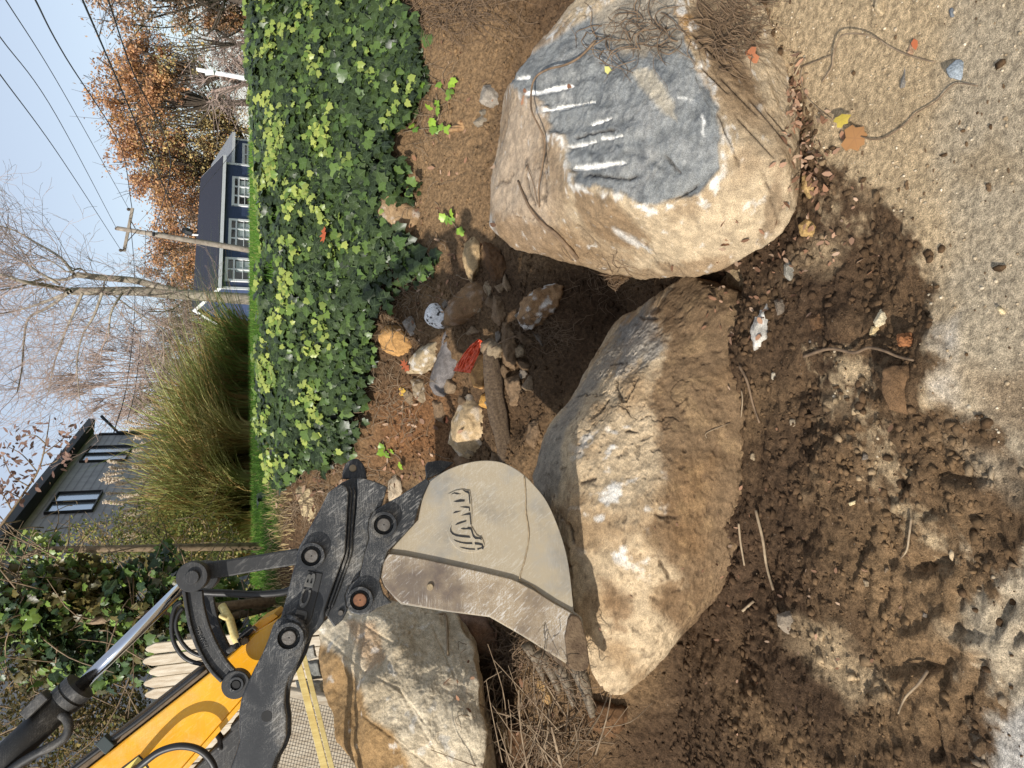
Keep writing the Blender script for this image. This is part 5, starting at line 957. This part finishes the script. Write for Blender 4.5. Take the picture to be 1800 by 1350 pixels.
# ---------------------------------------------------------------- utility poles and wires
M_pole = solid('weathered pole wood', srgb(160, 150, 136), srgb(116, 104, 92), 5, .9, bump=.3); M_wire = solid('cable', (.02, .02, .022), None, 3, .6, bump=0)
up_ = thing('utility_pole', PY(470, 442, 42), 'wooden utility pole with crossarm in front of the blue house', 'utility pole'); mb = MB()
mb.tube([PY(470, 442, 42), PY(440, 440, 42), PY(320, 420, 42), PY(205, 401, 42)], [.17, .165, .14, .11], 10); mb.obj('pole', M_pole, up_, smooth=True)
mb = MB(); a, b = PY(233, 366, 41.8), PY(218, 442, 42.2); mb.box((a + b) / 2, (b - a) / 2, np.array([0, .07, 0]), np.array([.0, 0, .07])); mb.obj('crossarm', M_pole, up_)
mb = MB(); mb.tube([PY(238, 402, 41.9), PY(228, 384, 41.9)], .025, 5); mb.tube([PY(242, 404, 41.9), PY(224, 424, 41.9)], .025, 5); mb.obj('brace', M_darkbark, up_)
for (x, y) in ((226, 368), (205, 402), (212, 440)): mb = MB(); mb.tube([PY(x + 4, y, 42), PY(x, y, 42), PY(x - 3, y, 42)], [.05, .09, .05], 8); mb.obj('insulator', M_darkbark, up_)
mb = MB(); mb.tube([PY(322, 404, 41.8), PY(327, 406, 41.8), PY(338, 410, 41.8)], [.1, .2, .16], 8); mb.obj('transformer', M_dtrim, up_)
mb = MB(); mb.tube([PY(270, 408, 41.7), PY(270, 415, 41.7)], .07, 8); mb.obj('cable_bracket', M_dtrim, up_)
p2 = thing('utility_pole', PY(460, 142, 38), 'pale utility pole far right above the ivy', 'utility pole'); mb = MB(); mb.tube([PY(460, 142, 38), PY(440, 139, 38), PY(345, 122, 38)], [.13, .12, .10], 8); mb.obj('pole', M_trim, p2, smooth=True)
mb = MB(); a, b = PY(341, 104, 38), PY(341, 140, 38); mb.box((a + b) / 2, (b - a) / 2, np.array([0, .05, 0]), UP * .05); mb.obj('crossarm', M_darkbark, p2)
mb = MB(); mb.tube([PY(375, 126, 37.9), PY(360, 127, 37.9)], .16, 8); mb.obj('transformer', M_trim, p2)
for pix, r, lab in ((((-60, 50, 14), (0, 131, 16), (110, 282, 26), (212, 439, 42)), .012, 'thin wire reaching the far end of the crossarm, lowest in the fan'), (((-70, -30, 14), (0, 65, 17), (100, 205, 26), (205, 402, 42)), .012, 'thin wire reaching the pole top insulator'),
                    (((-30, -60, 14), (10, 0, 17), (110, 160, 27), (226, 367, 42)), .012, 'thin wire reaching the near end of the crossarm'), (((30, -60, 14), (62, 0, 17), (115, 100, 24), (212, 258, 36), (232, 366, 42)), .020, 'thick dark sagging wire crossing the middle of the sky'),
                    (((115, -70, 14), (145, 0, 16), (195, 115, 21), (262, 270, 30), (322, 404, 41.8)), .022, 'thick dark wire running to the pole transformer'), (((160, -80, 14), (190, 0, 16), (235, 130, 21), (300, 285, 30), (270, 410, 41.7)), .018, 'dark wire passing in front of the orange oaks'),
                    (((228, 380, 42), (236, 470, 38), (236, 560, 33), (222, 680, 27), (200, 760, 23)), .016, 'wire leaving the pole past the bare trunk towards the dark house'), (((256, 405, 42), (254, 480, 38), (248, 580, 32), (238, 680, 27), (222, 745, 23)), .012, 'lower thin wire running past the bare trunk'),
                    (((322, 404, 41.8), (350, 340, 40), (395, 285, 38), (425, 240, 36)), .012, 'service wire dropping from the transformer over the blue roof')):
    mb = MB(); S = spline([PY(*q) for q in pix], 8); mb.tube(S, r, 5); tag(mb.obj('power_line', M_wire, smooth=True), lab, 'power line')

# ---------------------------------------------------------------- picket fence, stakes, wire mesh, blocks at the left
M_picket = solid('weathered pale picket', srgb(214, 204, 184), srgb(176, 160, 136), 3, .85, bump=.4, stretch=(20, 20, 3)); M_stake = solid('yellow pine stake', srgb(224, 206, 142), srgb(196, 172, 106), 3, .7, bump=.2, stretch=(20, 20, 2))
a0 = PY(255, 1142, 5.2); fe = thing('picket_fence', (a0[0], 5.2, 1.2), 'pale weathered picket fence behind the yellow arm', 'fence')
for k in range(26):
    x = a0[0] - k * .076; z1 = a0[2] + .02 * math.sin(k * 2.3); mb = MB(); w_ = .034; yo = 5.2 + .01 * math.sin(k * 5.)
    mb.prism([(x - w_, yo, 1.0), (x - w_, yo, z1 - .06), (x - w_ * .45, yo, z1 - .012), (x, yo, z1), (x + w_ * .45, yo, z1 - .012), (x + w_, yo, z1 - .06), (x + w_, yo, 1.0)], np.array([0, .02, 0])); bevel(mb.obj('picket', M_picket, fe), .003)
mb = MB(); mb.box((a0[0] - .95, 5.25, 1.95), (1.0, 0, 0), (0, .02, 0), (0, 0, .04)); mb.box((a0[0] - .95, 5.25, 1.3), (1.0, 0, 0), (0, .02, 0), (0, 0, .04)); mb.obj('rail', M_picket, fe)
for (p, q, lab) in (((528, 1128, 3.0), (606, 1440, 2.7), 'yellow pine stake nearest the pale boulder, right of the pair'), ((512, 1120, 3.02), (596, 1450, 2.74), 'wider yellow pine stake on the fence side of the pair')):
    A, B = PY(*p), PY(*q); ax = (B - A) / np.linalg.norm(B - A); s1 = np.cross(ax, [0, 1, 0]); s1 /= np.linalg.norm(s1); s2 = np.cross(ax, s1); ww = .009 if 'nearest' in lab else .013
    mb = MB(); mb.box((A + B) / 2, (B - A) / 2, s1 * ww, s2 * ww); tag(bevel(mb.obj('timber_stake', M_stake), .001), lab, 'stake')
M_wire2 = solid('dark mesh wire', (.03, .03, .03), None, 3, .6, .4, bump=0); mb = MB(); o_ = PY(505, 1225, 3.7); U1 = PY(660, 1262, 3.5) - o_; U2 = PY(455, 1420, 3.4) - o_
for k in range(34):
    t = k / 33; mb.tube([o_ + U1 * t, o_ + U1 * t + U2], .0012, 3, cap=False); mb.tube([o_ + U2 * t, o_ + U2 * t + U1], .0012, 3, cap=False)
tag(mb.obj('wire_mesh', M_wire2), 'sheet of dark wire mesh leaning behind the pine stakes', 'wire mesh')
mb = MB(); mb.prism([PY(500, 1210, 3.95), PY(690, 1245, 3.9), PY(690, 1450, 3.7), PY(470, 1450, 3.75)], np.array([.0, .05, 0])); tag(bevel(mb.obj('paving_slab', M_picket), .006), 'pale flat slab under the wire mesh', 'slab')
rock([(536, 1136), (552, 1134), (556, 1155), (540, 1160)], srgb(150, 146, 136), 'top grey block of the low wall beside the stakes', name='wall_block', cat='block', p=30, dep=3.9); rock([(540, 1163), (560, 1160), (566, 1190), (546, 1194)], srgb(120, 120, 114), 'middle grey block of the low wall beside the stakes', name='wall_block', cat='block', p=30, dep=3.9)
rock([(520, 1197), (568, 1196), (576, 1226), (524, 1222)], srgb(168, 162, 146), 'wide pale block at the bottom of the low wall beside the stakes', name='wall_block', cat='block', p=30, dep=3.9)
# ---------------------------------------------------------------- shrubs and vines at the left
def bush(name, blobs, lab, cat, cols, seed, nl, ls, T=IVY, TF=IVYF, TV=IVYV, mat=None, tw=60, twl=.5, twm=None, r=.006):
    """blobs: (x, y, Y, radius m)"""
    rs = np.random.RandomState(seed); cs = np.array([PY(a, b, Y) for a, b, Y, _ in blobs]); rr = np.array([b[3] for b in blobs]); c0 = cs.mean(0); g0 = float(h0(c0[0], c0[1])); t = thing(name, (c0[0], c0[1], g0), lab, cat); pr = rr ** 2 / (rr ** 2).sum()
    i = rs.choice(len(cs), nl, p=pr); d = rs.randn(nl, 3); d /= np.linalg.norm(d, axis=1)[:, None]; P = cs[i] + d * (rr[i] * rs.uniform(.55, 1.1, nl))[:, None]; P = P[fbm(P, 3., 3, seed) > -.12]; n = len(P)
    tn = np.clip(.5 + fbm(P, 2.5, 3, seed + 5) * 1.3 + rs.randn(n) * .25, 0, .999); col = np.array(cols)[(tn * len(cols)).astype(int)] * rs.uniform(.75, 1.2, (n, 1))
    leaves('foliage', P, ls * rs.uniform(.6, 1.3, n), col, mat or M_ivy, T, TF, TV, N=np.tile([-.15, -.75, .5], (n, 1)), tilt=.6, down=(0, 0, -1), seed=seed, parent=t); mb = MB()
    for k in range(tw):
        j = rs.choice(len(cs), p=pr); a = cs[j] + rs.randn(3) * rr[j] * .5; dd = rs.randn(3) + (0, 0, .6); dd /= np.linalg.norm(dd); b = a + dd * twl * rs.uniform(.4, 1.3); mb.tube(spline([a, (a + b) / 2 + rs.randn(3) * .06, b], 3), np.linspace(r, r * .4, 7), 4, cap=False)
    mb.tube([np.array([c0[0], c0[1], g0 - .05]), c0 + rs.randn(3) * .1, cs[0]], [.04, .03, .015], 6); mb.obj('stems', twm or M_twig, t, smooth=True)
GRN = [srgb(40, 58, 34), srgb(56, 78, 40), srgb(78, 100, 48), srgb(112, 136, 62), srgb(150, 166, 84)]; OLV = [srgb(70, 66, 36), srgb(92, 82, 44), srgb(110, 92, 50), srgb(128, 112, 60), srgb(84, 86, 40)]
bush('ivy_vine', [(20, 1060, 5.8, .28), (70, 1065, 5.8, .28), (130, 1060, 5.8, .30), (110, 1100, 5.9, .4), (40, 1110, 5.9, .36), (190, 1100, 5.8, .34), (190, 1060, 5.8, .28), (250, 1070, 5.7, .32), (245, 1130, 5.7, .26), (160, 1140, 5.8, .3)], 'wild ivy thicket beside the chrome cylinder rod', 'ivy', GRN[:4] + OLV[:2], 61, 6500, .062, tw=80, twl=.7)
bush('shrub', [(30, 1200, 7, .55), (110, 1200, 7, .5), (60, 1270, 7, .6), (20, 1340, 7, .5), (150, 1270, 6.8, .4), (190, 1220, 6.8, .3), (200, 1290, 6.6, .3), (230, 1330, 6.4, .25), (110, 1340, 6.8, .4), (230, 1250, 6.6, .2)], 'brown and olive shrub between the cylinder and the fence tips', 'shrub', OLV, 62, 9000, .045, QD, QDF, None, M_lf, 150, .6)
bush('weeds', [(235, 985, 9.5, .45), (300, 975, 9.5, .5), (360, 960, 9.3, .4), (400, 985, 8.8, .32), (230, 930, 10.5, .4), (180, 965, 10, .4), (130, 985, 9, .45), (400, 1070, 7, .3), (440, 1060, 6.4, .15)], 'tangle of fine green weeds at the foot of the dark house', 'weeds', [srgb(96, 104, 50), srgb(120, 124, 60), srgb(146, 144, 76), srgb(80, 88, 44), srgb(150, 130, 84)], 63, 7000, .05, QD, QDF, None, M_lf, 160, .5)
bush('vine', [(30, 985, 7.4, .26), (60, 970, 7.4, .2), (10, 1010, 7.2, .22), (100, 1000, 7.2, .2)], 'twiggy vine with few green leaves left under the dark eave', 'vine', GRN, 64, 260, .06, tw=70, twl=.6)
bush('bush', [(330, 1120, 5.9, .3), (370, 1090, 5.9, .28), (410, 1120, 5.8, .25), (390, 1060, 6.0, .25), (320, 1070, 6., .28), (270, 1000, 6.6, .22)], 'dark leafy bush seen through the tipping levers', 'bush', GRN[:4], 65, 2600, .06, tw=60, twl=.6)
mb = MB(); mb.tube([PY(390, 1065, 5.4), PY(404, 1090, 5.3), PY(412, 1118, 5.2), PY(430, 1150, 5.1)], [.03, .03, .028, .025], 8); mb.tube([PY(404, 1090, 5.3), PY(385, 1082, 5.3)], [.02, .012], 6); tag(mb.obj('dead_branch', M_stake, smooth=True), 'thick bare yellowish branch visible between the levers and the hitch', 'branch')
rs = np.random.RandomState(77); t = thing('leafy_branch', PY(-20, 945, 7), 'slender branch with small dusky red leaves against the sky', 'branch'); mb = MB(); LP = []
for pth in ([(-40, 960), (0, 925), (50, 855), (70, 820), (82, 770), (88, 730)], [(50, 855), (20, 835), (5, 800)], [(66, 830), (40, 800), (14, 785)], [(74, 800), (100, 780), (130, 755)], [(70, 820), (100, 810), (108, 790)], [(20, 895), (5, 870), (-10, 860)], [(35, 875), (10, 862)], [(80, 780), (60, 765), (30, 770)]):
    S = spline([PY(x, y, 7 + rs.uniform(-.1, .1)) for x, y in pth], 5); mb.tube(S, np.linspace(.014 if len(pth) > 4 else .006, .003, len(S)), 5, cap=False); k = 26 if len(pth) > 4 else 30; i = rs.randint(len(S) // 3, len(S), k); LP.append(S[i] + rs.randn(k, 3) * .06)
mb.obj('stems', M_twig, t, smooth=True); LP = np.concatenate(LP); OV = np.array([[0, 0, 0], [-.22, .3, .03], [-.18, .7, .03], [0, 1, -.03], [.18, .7, .03], [.22, .3, .03]]); OVF = np.array([[0, 1, 2, 3, 4, 5]])
leaves('foliage', LP, .06 * rs.uniform(.7, 1.2, len(LP)), lerpc(srgb(110, 84, 76), srgb(150, 120, 104), rs.rand(len(LP))), M_lf, OV, OVF, None, N=np.tile([0, -.7, .6], (len(LP), 1)), tilt=.6, seed=9, parent=t)
# ---------------------------------------------------------------- clods, litter, roots, sticks, leaves
rs = np.random.RandomState(5); n = 70000; X = rs.uniform(-1.5, 2.4, n); Y = .8 + 4 * rs.rand(n) ** 1.2; so_ = 1 - gat(SG, X, Y); Q = np.stack([X, Y, hz(X, Y)], 1); qx, qy = proj(Q)
den = so_ * (.25 + .75 * sstep(-.15, .25, fbm(Q, 3, 3, 6.))) + (1 - so_) * .012; den *= np.where((qx > 1560) & (qx < 1690) & (qy > 1000), .25, 1) * np.where((qx < 880) & (qy < 500), .25, 1); k = (rs.rand(n) < den) & (qx > ivy_edge(qy)) & (qx < 1850); Q = Q[k]; n = len(Q)
D0, F0 = ico(1); n = len(Q); sz = .0025 + .014 * rs.rand(n) ** 4.5; base = gat(CG, Q[:, 0], Q[:, 1]); sandy = gat(SG, Q[:, 0], Q[:, 1]) > .5; base = np.where(sandy[:, None], soilc[None] * .8, base * rs.uniform(.7, 1.05, (n, 1)))
st = rs.uniform(.5, 1.4, (n, 1, 3)); st[:, :, 2] *= .7; V = D0[None] * st * sz[:, None, None]; V = V * rs.uniform(.55, 1.35, (n, len(D0), 1)); V = V + (Q + np.array([0, 0, 1.]) * (sz * .15)[:, None])[:, None]
tag(nmesh('soil_clods', V.reshape(-1, 3), (F0[None] + (np.arange(n) * len(D0))[:, None, None]).reshape(-1, 3), M_clod, origin=(0, 2, 0), col=np.repeat(base, len(D0), axis=0), smooth=False), 'loose crumbly soil clods strewn over the churned ground', 'soil clods', kind='stuff')
n = 5000; X = rs.uniform(-.2, 2.6, n); Y = rs.uniform(.7, 2.6, n); k = gat(SG, X, Y) > .4; Q = np.stack([X, Y, hz(X, Y)], 1)[k]; n = len(Q); sz = .0015 + .004 * rs.rand(n) ** 3; D1, F1 = ico(1)
V = D1[None] * sz[:, None, None] * rs.uniform(.7, 1.3, (n, 1, 3)) + Q[:, None]; tag(nmesh('grit', V.reshape(-1, 3), (F1[None] + (np.arange(n) * len(D1))[:, None, None]).reshape(-1, 3), M_clod, origin=(1, 1.5, 0), col=np.repeat(lerpc(srgb(150, 128, 98), srgb(216, 200, 172), rs.rand(n)), len(D1), axis=0)), 'fine grit on the trodden sand', 'grit', kind='stuff')
def walk(x, y, ang, steps, stp, rs, lift=.01, turn=.5):
    P = []; last = None
    for i in range(steps):
        p, nn2 = cast(x, y); 
        if last is not None and np.linalg.norm(p - last) > .18: break
        last = p; f = i / max(steps - 1, 1); P.append(p + np.array([0, -.2, .98]) * (lift * math.sin(math.pi * min(1, f * 1.1 + .05)) + .003)); ang += rs.randn() * turn; x += stp * math.cos(ang); y += stp * math.sin(ang)
    return P
def tangle(name, lab, cat, cx, cy, rx, ry, n, rs, r=.0018, steps=8, stp=7, lift=.03, mat=None, a0=None, kind='stuff', turn=.45):
    mb = MB()
    for _ in range(n):
        a = rs.uniform(0, 6.28) if a0 is None else a0 + rs.randn() * .5; P = walk(cx + rs.randn() * rx, cy + rs.randn() * ry, a, steps, stp, rs, lift * rs.uniform(.2, 1.4), turn)
        if len(P) > 2: S = spline(P, 2); rad = r * rs.uniform(.5, 1.5); mb.tube(S, np.linspace(rad, rad * .35, len(S)), 4, cap=False)
    return tag(mb.obj(name, mat or M_root, smooth=True), lab, cat, kind=kind)
R1 = np.random.RandomState(91)
tangle('root_mat', 'thick mat of dry roots on dirt at the top, left of the right boulder', 'roots', 800, 10, 50, 26, 260, R1, .0018, 9, 9, .05); tangle('root_mat', 'fine roots hanging beside the sandy side of the right boulder', 'roots', 1295, 45, 26, 38, 240, R1, .0014, 8, 8, .04)
tangle('root_mat', 'dark roots sprawled over the top of the right boulder', 'roots', 1120, 60, 46, 18, 60, R1, .0018, 9, 9, .03); tangle('root_mat', 'hairy roots clinging below the white crusted pit rock', 'roots', 958, 585, 26, 14, 110, R1, .0016, 7, 6, .03)
tangle('root_mat', 'roots poking from the pit soil below the right boulder', 'roots', 1070, 500, 26, 16, 60, R1, .0016, 7, 7, .03); tangle('root_mat', 'dry straw and runners in the thin patch of ivy', 'roots', 690, 500, 50, 60, 190, R1, .0022, 7, 7, .02, M_twig)
tangle('root_mat', 'dead runners and straw around the hitch and lawn edge', 'roots', 560, 860, 60, 55, 230, R1, .002, 8, 8, .05, M_twig); tangle('root_mat', 'dry stems over the hollow beside the slab', 'roots', 690, 710, 30, 45, 90, R1, .002, 7, 7, .03, M_twig)
tangle('root_mat', 'pale stems tangled with roots in the middle of the ivy edge', 'roots', 745, 190, 30, 60, 60, R1, .0018, 8, 8, .03, M_twig)
mb = MB(); R3 = np.random.RandomState(71)
for k in range(70):
    x, y = R3.uniform(925, 1035), R3.uniform(1150, 1235); d_ = R3.uniform(2.2, 2.5); P = [EX(x, y, d_)]
    for _ in range(4): x += R3.randn() * 11; y += R3.randn() * 9 + 5; P.append(EX(x, y, d_ + R3.randn() * .015))
    S = spline(P, 3); mb.tube(S, np.linspace(.0018, .0006, len(S)), 4, cap=False)
tag(mb.obj('root_mat', M_root, smooth=True), 'torn roots tangled around the bucket teeth', 'roots', kind='stuff')
mb = MB(); R2 = np.random.RandomState(17)
for k in range(120):
    x, y = R2.uniform(845, 1050), R2.uniform(1180, 1400)
    if y < 1230 and x > 930: continue
    a = R2.choice([1.9, 2.6, .9, 1.4]) + R2.randn() * .35; P = gp(x, y); b = P + (0, -.05 - .2 * R2.rand(), .05 + .16 * R2.rand()); L = R2.uniform(.12, .42); d = np.array([math.sin(a), .2 * R2.randn(), math.cos(a) * .8 + .1]); q = b + d * L; q[2] = max(q[2], .05); r_ = R2.choice([.0025, .003, .0045, .008], p=[.45, .3, .2, .05])
    mb.tube(spline([b, (b + q) / 2 + R2.randn(3) * .02, q], 3), np.linspace(r_, r_ * .5, 7), 5, cap=False)
tag(mb.obj('brush_heap', M_twig, smooth=True), 'heap of dry grey branches below the bucket teeth', 'brush', kind='stuff')
tangle('root_mat', 'brown fine roots under the bucket teeth', 'roots', 905, 1150, 26, 22, 130, R1, .0018, 8, 7, .05); tangle('root_mat', 'stringy roots over the brush heap soil', 'roots', 960, 1300, 50, 30, 120, R1, .0018, 8, 8, .04)
def stick(pth, r0, r1, lab, lift=.008, mat=None, name='stick', cat='stick'):
    P = []
    for i, q in enumerate(pth): p, nn2 = cast(q[0], q[1]); P.append(p + np.array([0, -.1, 1]) * (q[2] if len(q) > 2 else lift))
    mb = MB(); S = spline(P, 5); mb.tube(S, np.linspace(r0, r1, len(S)), 7); return tag(mb.obj(name, mat or M_twig, smooth=True), lab, cat)
def c5(p): return [(1300 + q[0] / 3.6, q[1] / 3.6) + tuple(q[2:]) for q in p]
def c6(p): return [(1200 + q[0] / 3, 350 + q[1] / 3) + tuple(q[2:]) for q in p]
def c7(p): return [(1200 + q[0] / 3, 800 + q[1] / 3) + tuple(q[2:]) for q in p]
M_pale = solid('peeled pale wood', srgb(170, 150, 120), srgb(112, 92, 70), 20, .8, bump=.3)
stick(c5([(530, 520, .004), (600, 430, .01), (625, 360, .02), (680, 270, .035), (740, 235, .04), (830, 235, .04), (900, 250, .03), (970, 300, .015), (1050, 340, .01), (1120, 365, .006), (1240, 395, .004)]), .003, .0018, 'long curved stem arching over the bare sand')
stick(c5([(410, 430), (400, 500), (430, 600), (500, 680), (600, 760)]), .0018, .0014, 'thin bent stem beside the curled rust leaves'); stick(c5([(770, 860), (850, 885), (940, 870), (1060, 790), (1130, 720), (1250, 650), (1340, 560), (1400, 530), (1520, 548)]), .002, .0012, 'wiry dark stem curving from the maple leaf across the sand', mat=M_root)
stick(c5([(400, 430), (500, 390), (610, 350)]), .002, .0015, 'short straight twig crossing the curved stem'); stick(c5([(360, 480), (390, 420), (430, 370)]), .003, .002, 'small pale stub of twig near the boulder edge on sand', mat=M_pale)
stick(c6([(650, 830), (800, 790, .02), (930, 810, .02), (1020, 785, .03), (1100, 800, .03), (1160, 830, .02), (1230, 850, .01)]), .005, .003, 'forked brown stick lying across the edge of the sand', mat=M_root); stick(c6([(310, 880), (350, 960), (380, 1080), (415, 1180)]), .005, .003, 'brown stick sloping below the long boulder beside the tan pebble', mat=M_root)
stick(c6([(320, 1010), (325, 1060), (318, 1150)]), .003, .002, 'pale twig hooked next to the sloping brown stick', mat=M_pale); stick(c6([(260, 1180), (140, 1230), (135, 1260)]), .0018, .0012, 'hair thin pale twig on the soil caked flank of the long boulder', mat=M_pale)
stick(c7([(400, 290, .012), (440, 440, .015), (460, 580, .015), (490, 710, .01)]), .005, .004, 'longest peeled white stick on the dark churned soil', mat=M_pale); stick(c7([(305, 360), (315, 460), (335, 580)]), .004, .003, 'shorter peeled white stick parallel to the longest one', mat=M_pale)
stick(c7([(325, 820), (385, 768)]), .005, .005, 'stubby pale wood splinter on dark soil near the rough grey stone', mat=M_pale); stick(c7([(1335, 1125, .03), (1270, 1200, .02), (1210, 1260, .02), (1170, 1310, .01), (1150, 1360, .01)]), .004, .002, 'tan forked root across the rut at the bottom', mat=M_pale)
stick(c7([(1220, 330, .01), (1210, 430, .012), (1195, 500, .01), (1160, 545)]), .003, .002, 'thin tan root over the pressed track print', mat=M_pale); stick([(1060, 75, .03), (1035, 103, .035), (1010, 118, .04), (985, 125, .045), (965, 135, .045), (953, 150, .04), (950, 175, .04), (952, 200, .04), (960, 225, .03), (966, 250, .02), (960, 290, .015), (952, 330, .012), (952, 365, .01)], .0045, .003, 'reddish root looping down over the drill grooves', mat=M_root)
stick([(912, 318, .004), (925, 345, .01), (940, 372, .012), (960, 395, .012), (985, 415, .012), (1020, 455, .012)], .004, .009, 'thick brown root running along the lower left of the right boulder', mat=M_root); stick([(928, 290), (940, 320), (948, 360)], .002, .0015, 'short dark rootlet in the crack of the right boulder', mat=M_root)
stick([(866, 612, .01), (890, 600, .02), (915, 590, .02)], .003, .003, 'bent root arching from the log to the pit rock', mat=M_root); stick([(780, 1080, .03), (795, 1082, .03), (795, 1150, .02)], .006, .005, 'pale straight stick under the bucket wear plate', mat=M_pale)
def leafthing(x, y, size, col, lab, T=OAK, TF=OAKF, TV=OAKV, lift=.012, seed=1, nrm=(-.1, -.5, .85)):
    p, nn2 = cast(x, y); n1 = np.array(nrm) / np.linalg.norm(nrm)
    tag(leaves('fallen_leaf', np.array([p + n1 * lift]), size, np.array([col]), M_dry, T, TF, TV, N=np.array([n1]), tilt=.15, seed=seed), lab, 'leaf')
leafthing(598, 400, .13, srgb(190, 96, 60), 'rust red oak leaf resting on the ivy', seed=3, lift=.13); leafthing(785, 742, .12, srgb(196, 120, 84), 'pinkish brown oak leaf on the orange dirt', seed=4); leafthing(1334, 98, .06, srgb(176, 112, 76), 'orange star shaped leaf at the sandy edge of the right boulder', IVY, IVYF, IVYV, seed=5, lift=.03)
leafthing(1492, 245, .07, srgb(160, 116, 72), 'broad brown maple leaf on the sand', IVY, IVYF, IVYV, seed=6, lift=.03); leafthing(1480, 222, .04, srgb(186, 164, 70), 'yellow leaf lying on the brown maple leaf', IVY, IVYF, IVYV, seed=7, lift=.05); leafthing(1066, 118, .05, srgb(206, 200, 120), 'small pale yellow leaf on the grey split face', OV, OVF, None, seed=8)
leafthing(705, 688, .06, srgb(206, 166, 70), 'bright yellow leaf on the dirt below the ivy', IVY, IVYF, IVYV, seed=9); leafthing(722, 652, .11, srgb(170, 90, 56), 'dark red oak leaf between stones below the ivy', seed=10); leafthing(1608, 70, .03, srgb(170, 96, 60), 'small curled rust leaf on the open sand', OV, OVF, None, seed=12)
def litter(cx, cy, rx, ry, n, lab, cols, seed, sz=(.02, .05)):
    r3 = np.random.RandomState(seed); P = []
    for _ in range(n): p, nn2 = cast(cx + r3.randn() * rx, cy + r3.randn() * ry); P.append(p + (0, -.005, .008))
    P = np.array(P); cc = np.array(cols)[r3.randint(0, len(cols), n)] * r3.uniform(.8, 1.2, (n, 1)); tag(leaves('leaf_litter', P, r3.uniform(sz[0], sz[1], n), cc, M_dry, OV, OVF, None, N=np.tile([0, -.5, .8], (n, 1)), tilt=.7, seed=seed, curl=2.), lab, 'leaf litter', kind='stuff')
RU = [srgb(146, 108, 82), srgb(166, 130, 104), srgb(122, 90, 68), srgb(176, 148, 122)]
litter(1398, 190, 11, 42, 80, 'curled rust leaves piled along the lower edge of the right boulder', RU, 1, (.014, .035)); litter(1425, 290, 22, 40, 90, 'scattered pinkish leaf scraps where soil meets sand', RU, 2, (.012, .035)); litter(1300, 510, 40, 45, 60, 'pinkish leaf scraps around the gap between the boulders', RU, 3, (.015, .035)); litter(1420, 430, 50, 60, 60, 'sparse leaf scraps on the dark clods', RU, 4, (.012, .03))
litter(560, 850, 60, 45, 130, 'brown dead leaves between the lawn edge and the hitch', RU, 5, (.03, .07)); litter(700, 780, 45, 60, 110, 'dead leaves over the orange dirt hollow', RU, 6, (.02, .06)); litter(740, 480, 35, 70, 90, 'dead leaves in the thin ivy', RU, 7, (.02, .05)); litter(770, 200, 60, 90, 60, 'leaf scraps on the bank dirt at the right', RU, 8, (.02, .05)); litter(1350, 1000, 130, 150, 70, 'stray leaf scraps over the dark churned soil', RU, 9, (.01, .025)); litter(870, 1200, 40, 50, 60, 'dead leaves in the brush by the pale boulder', RU, 10, (.02, .05))
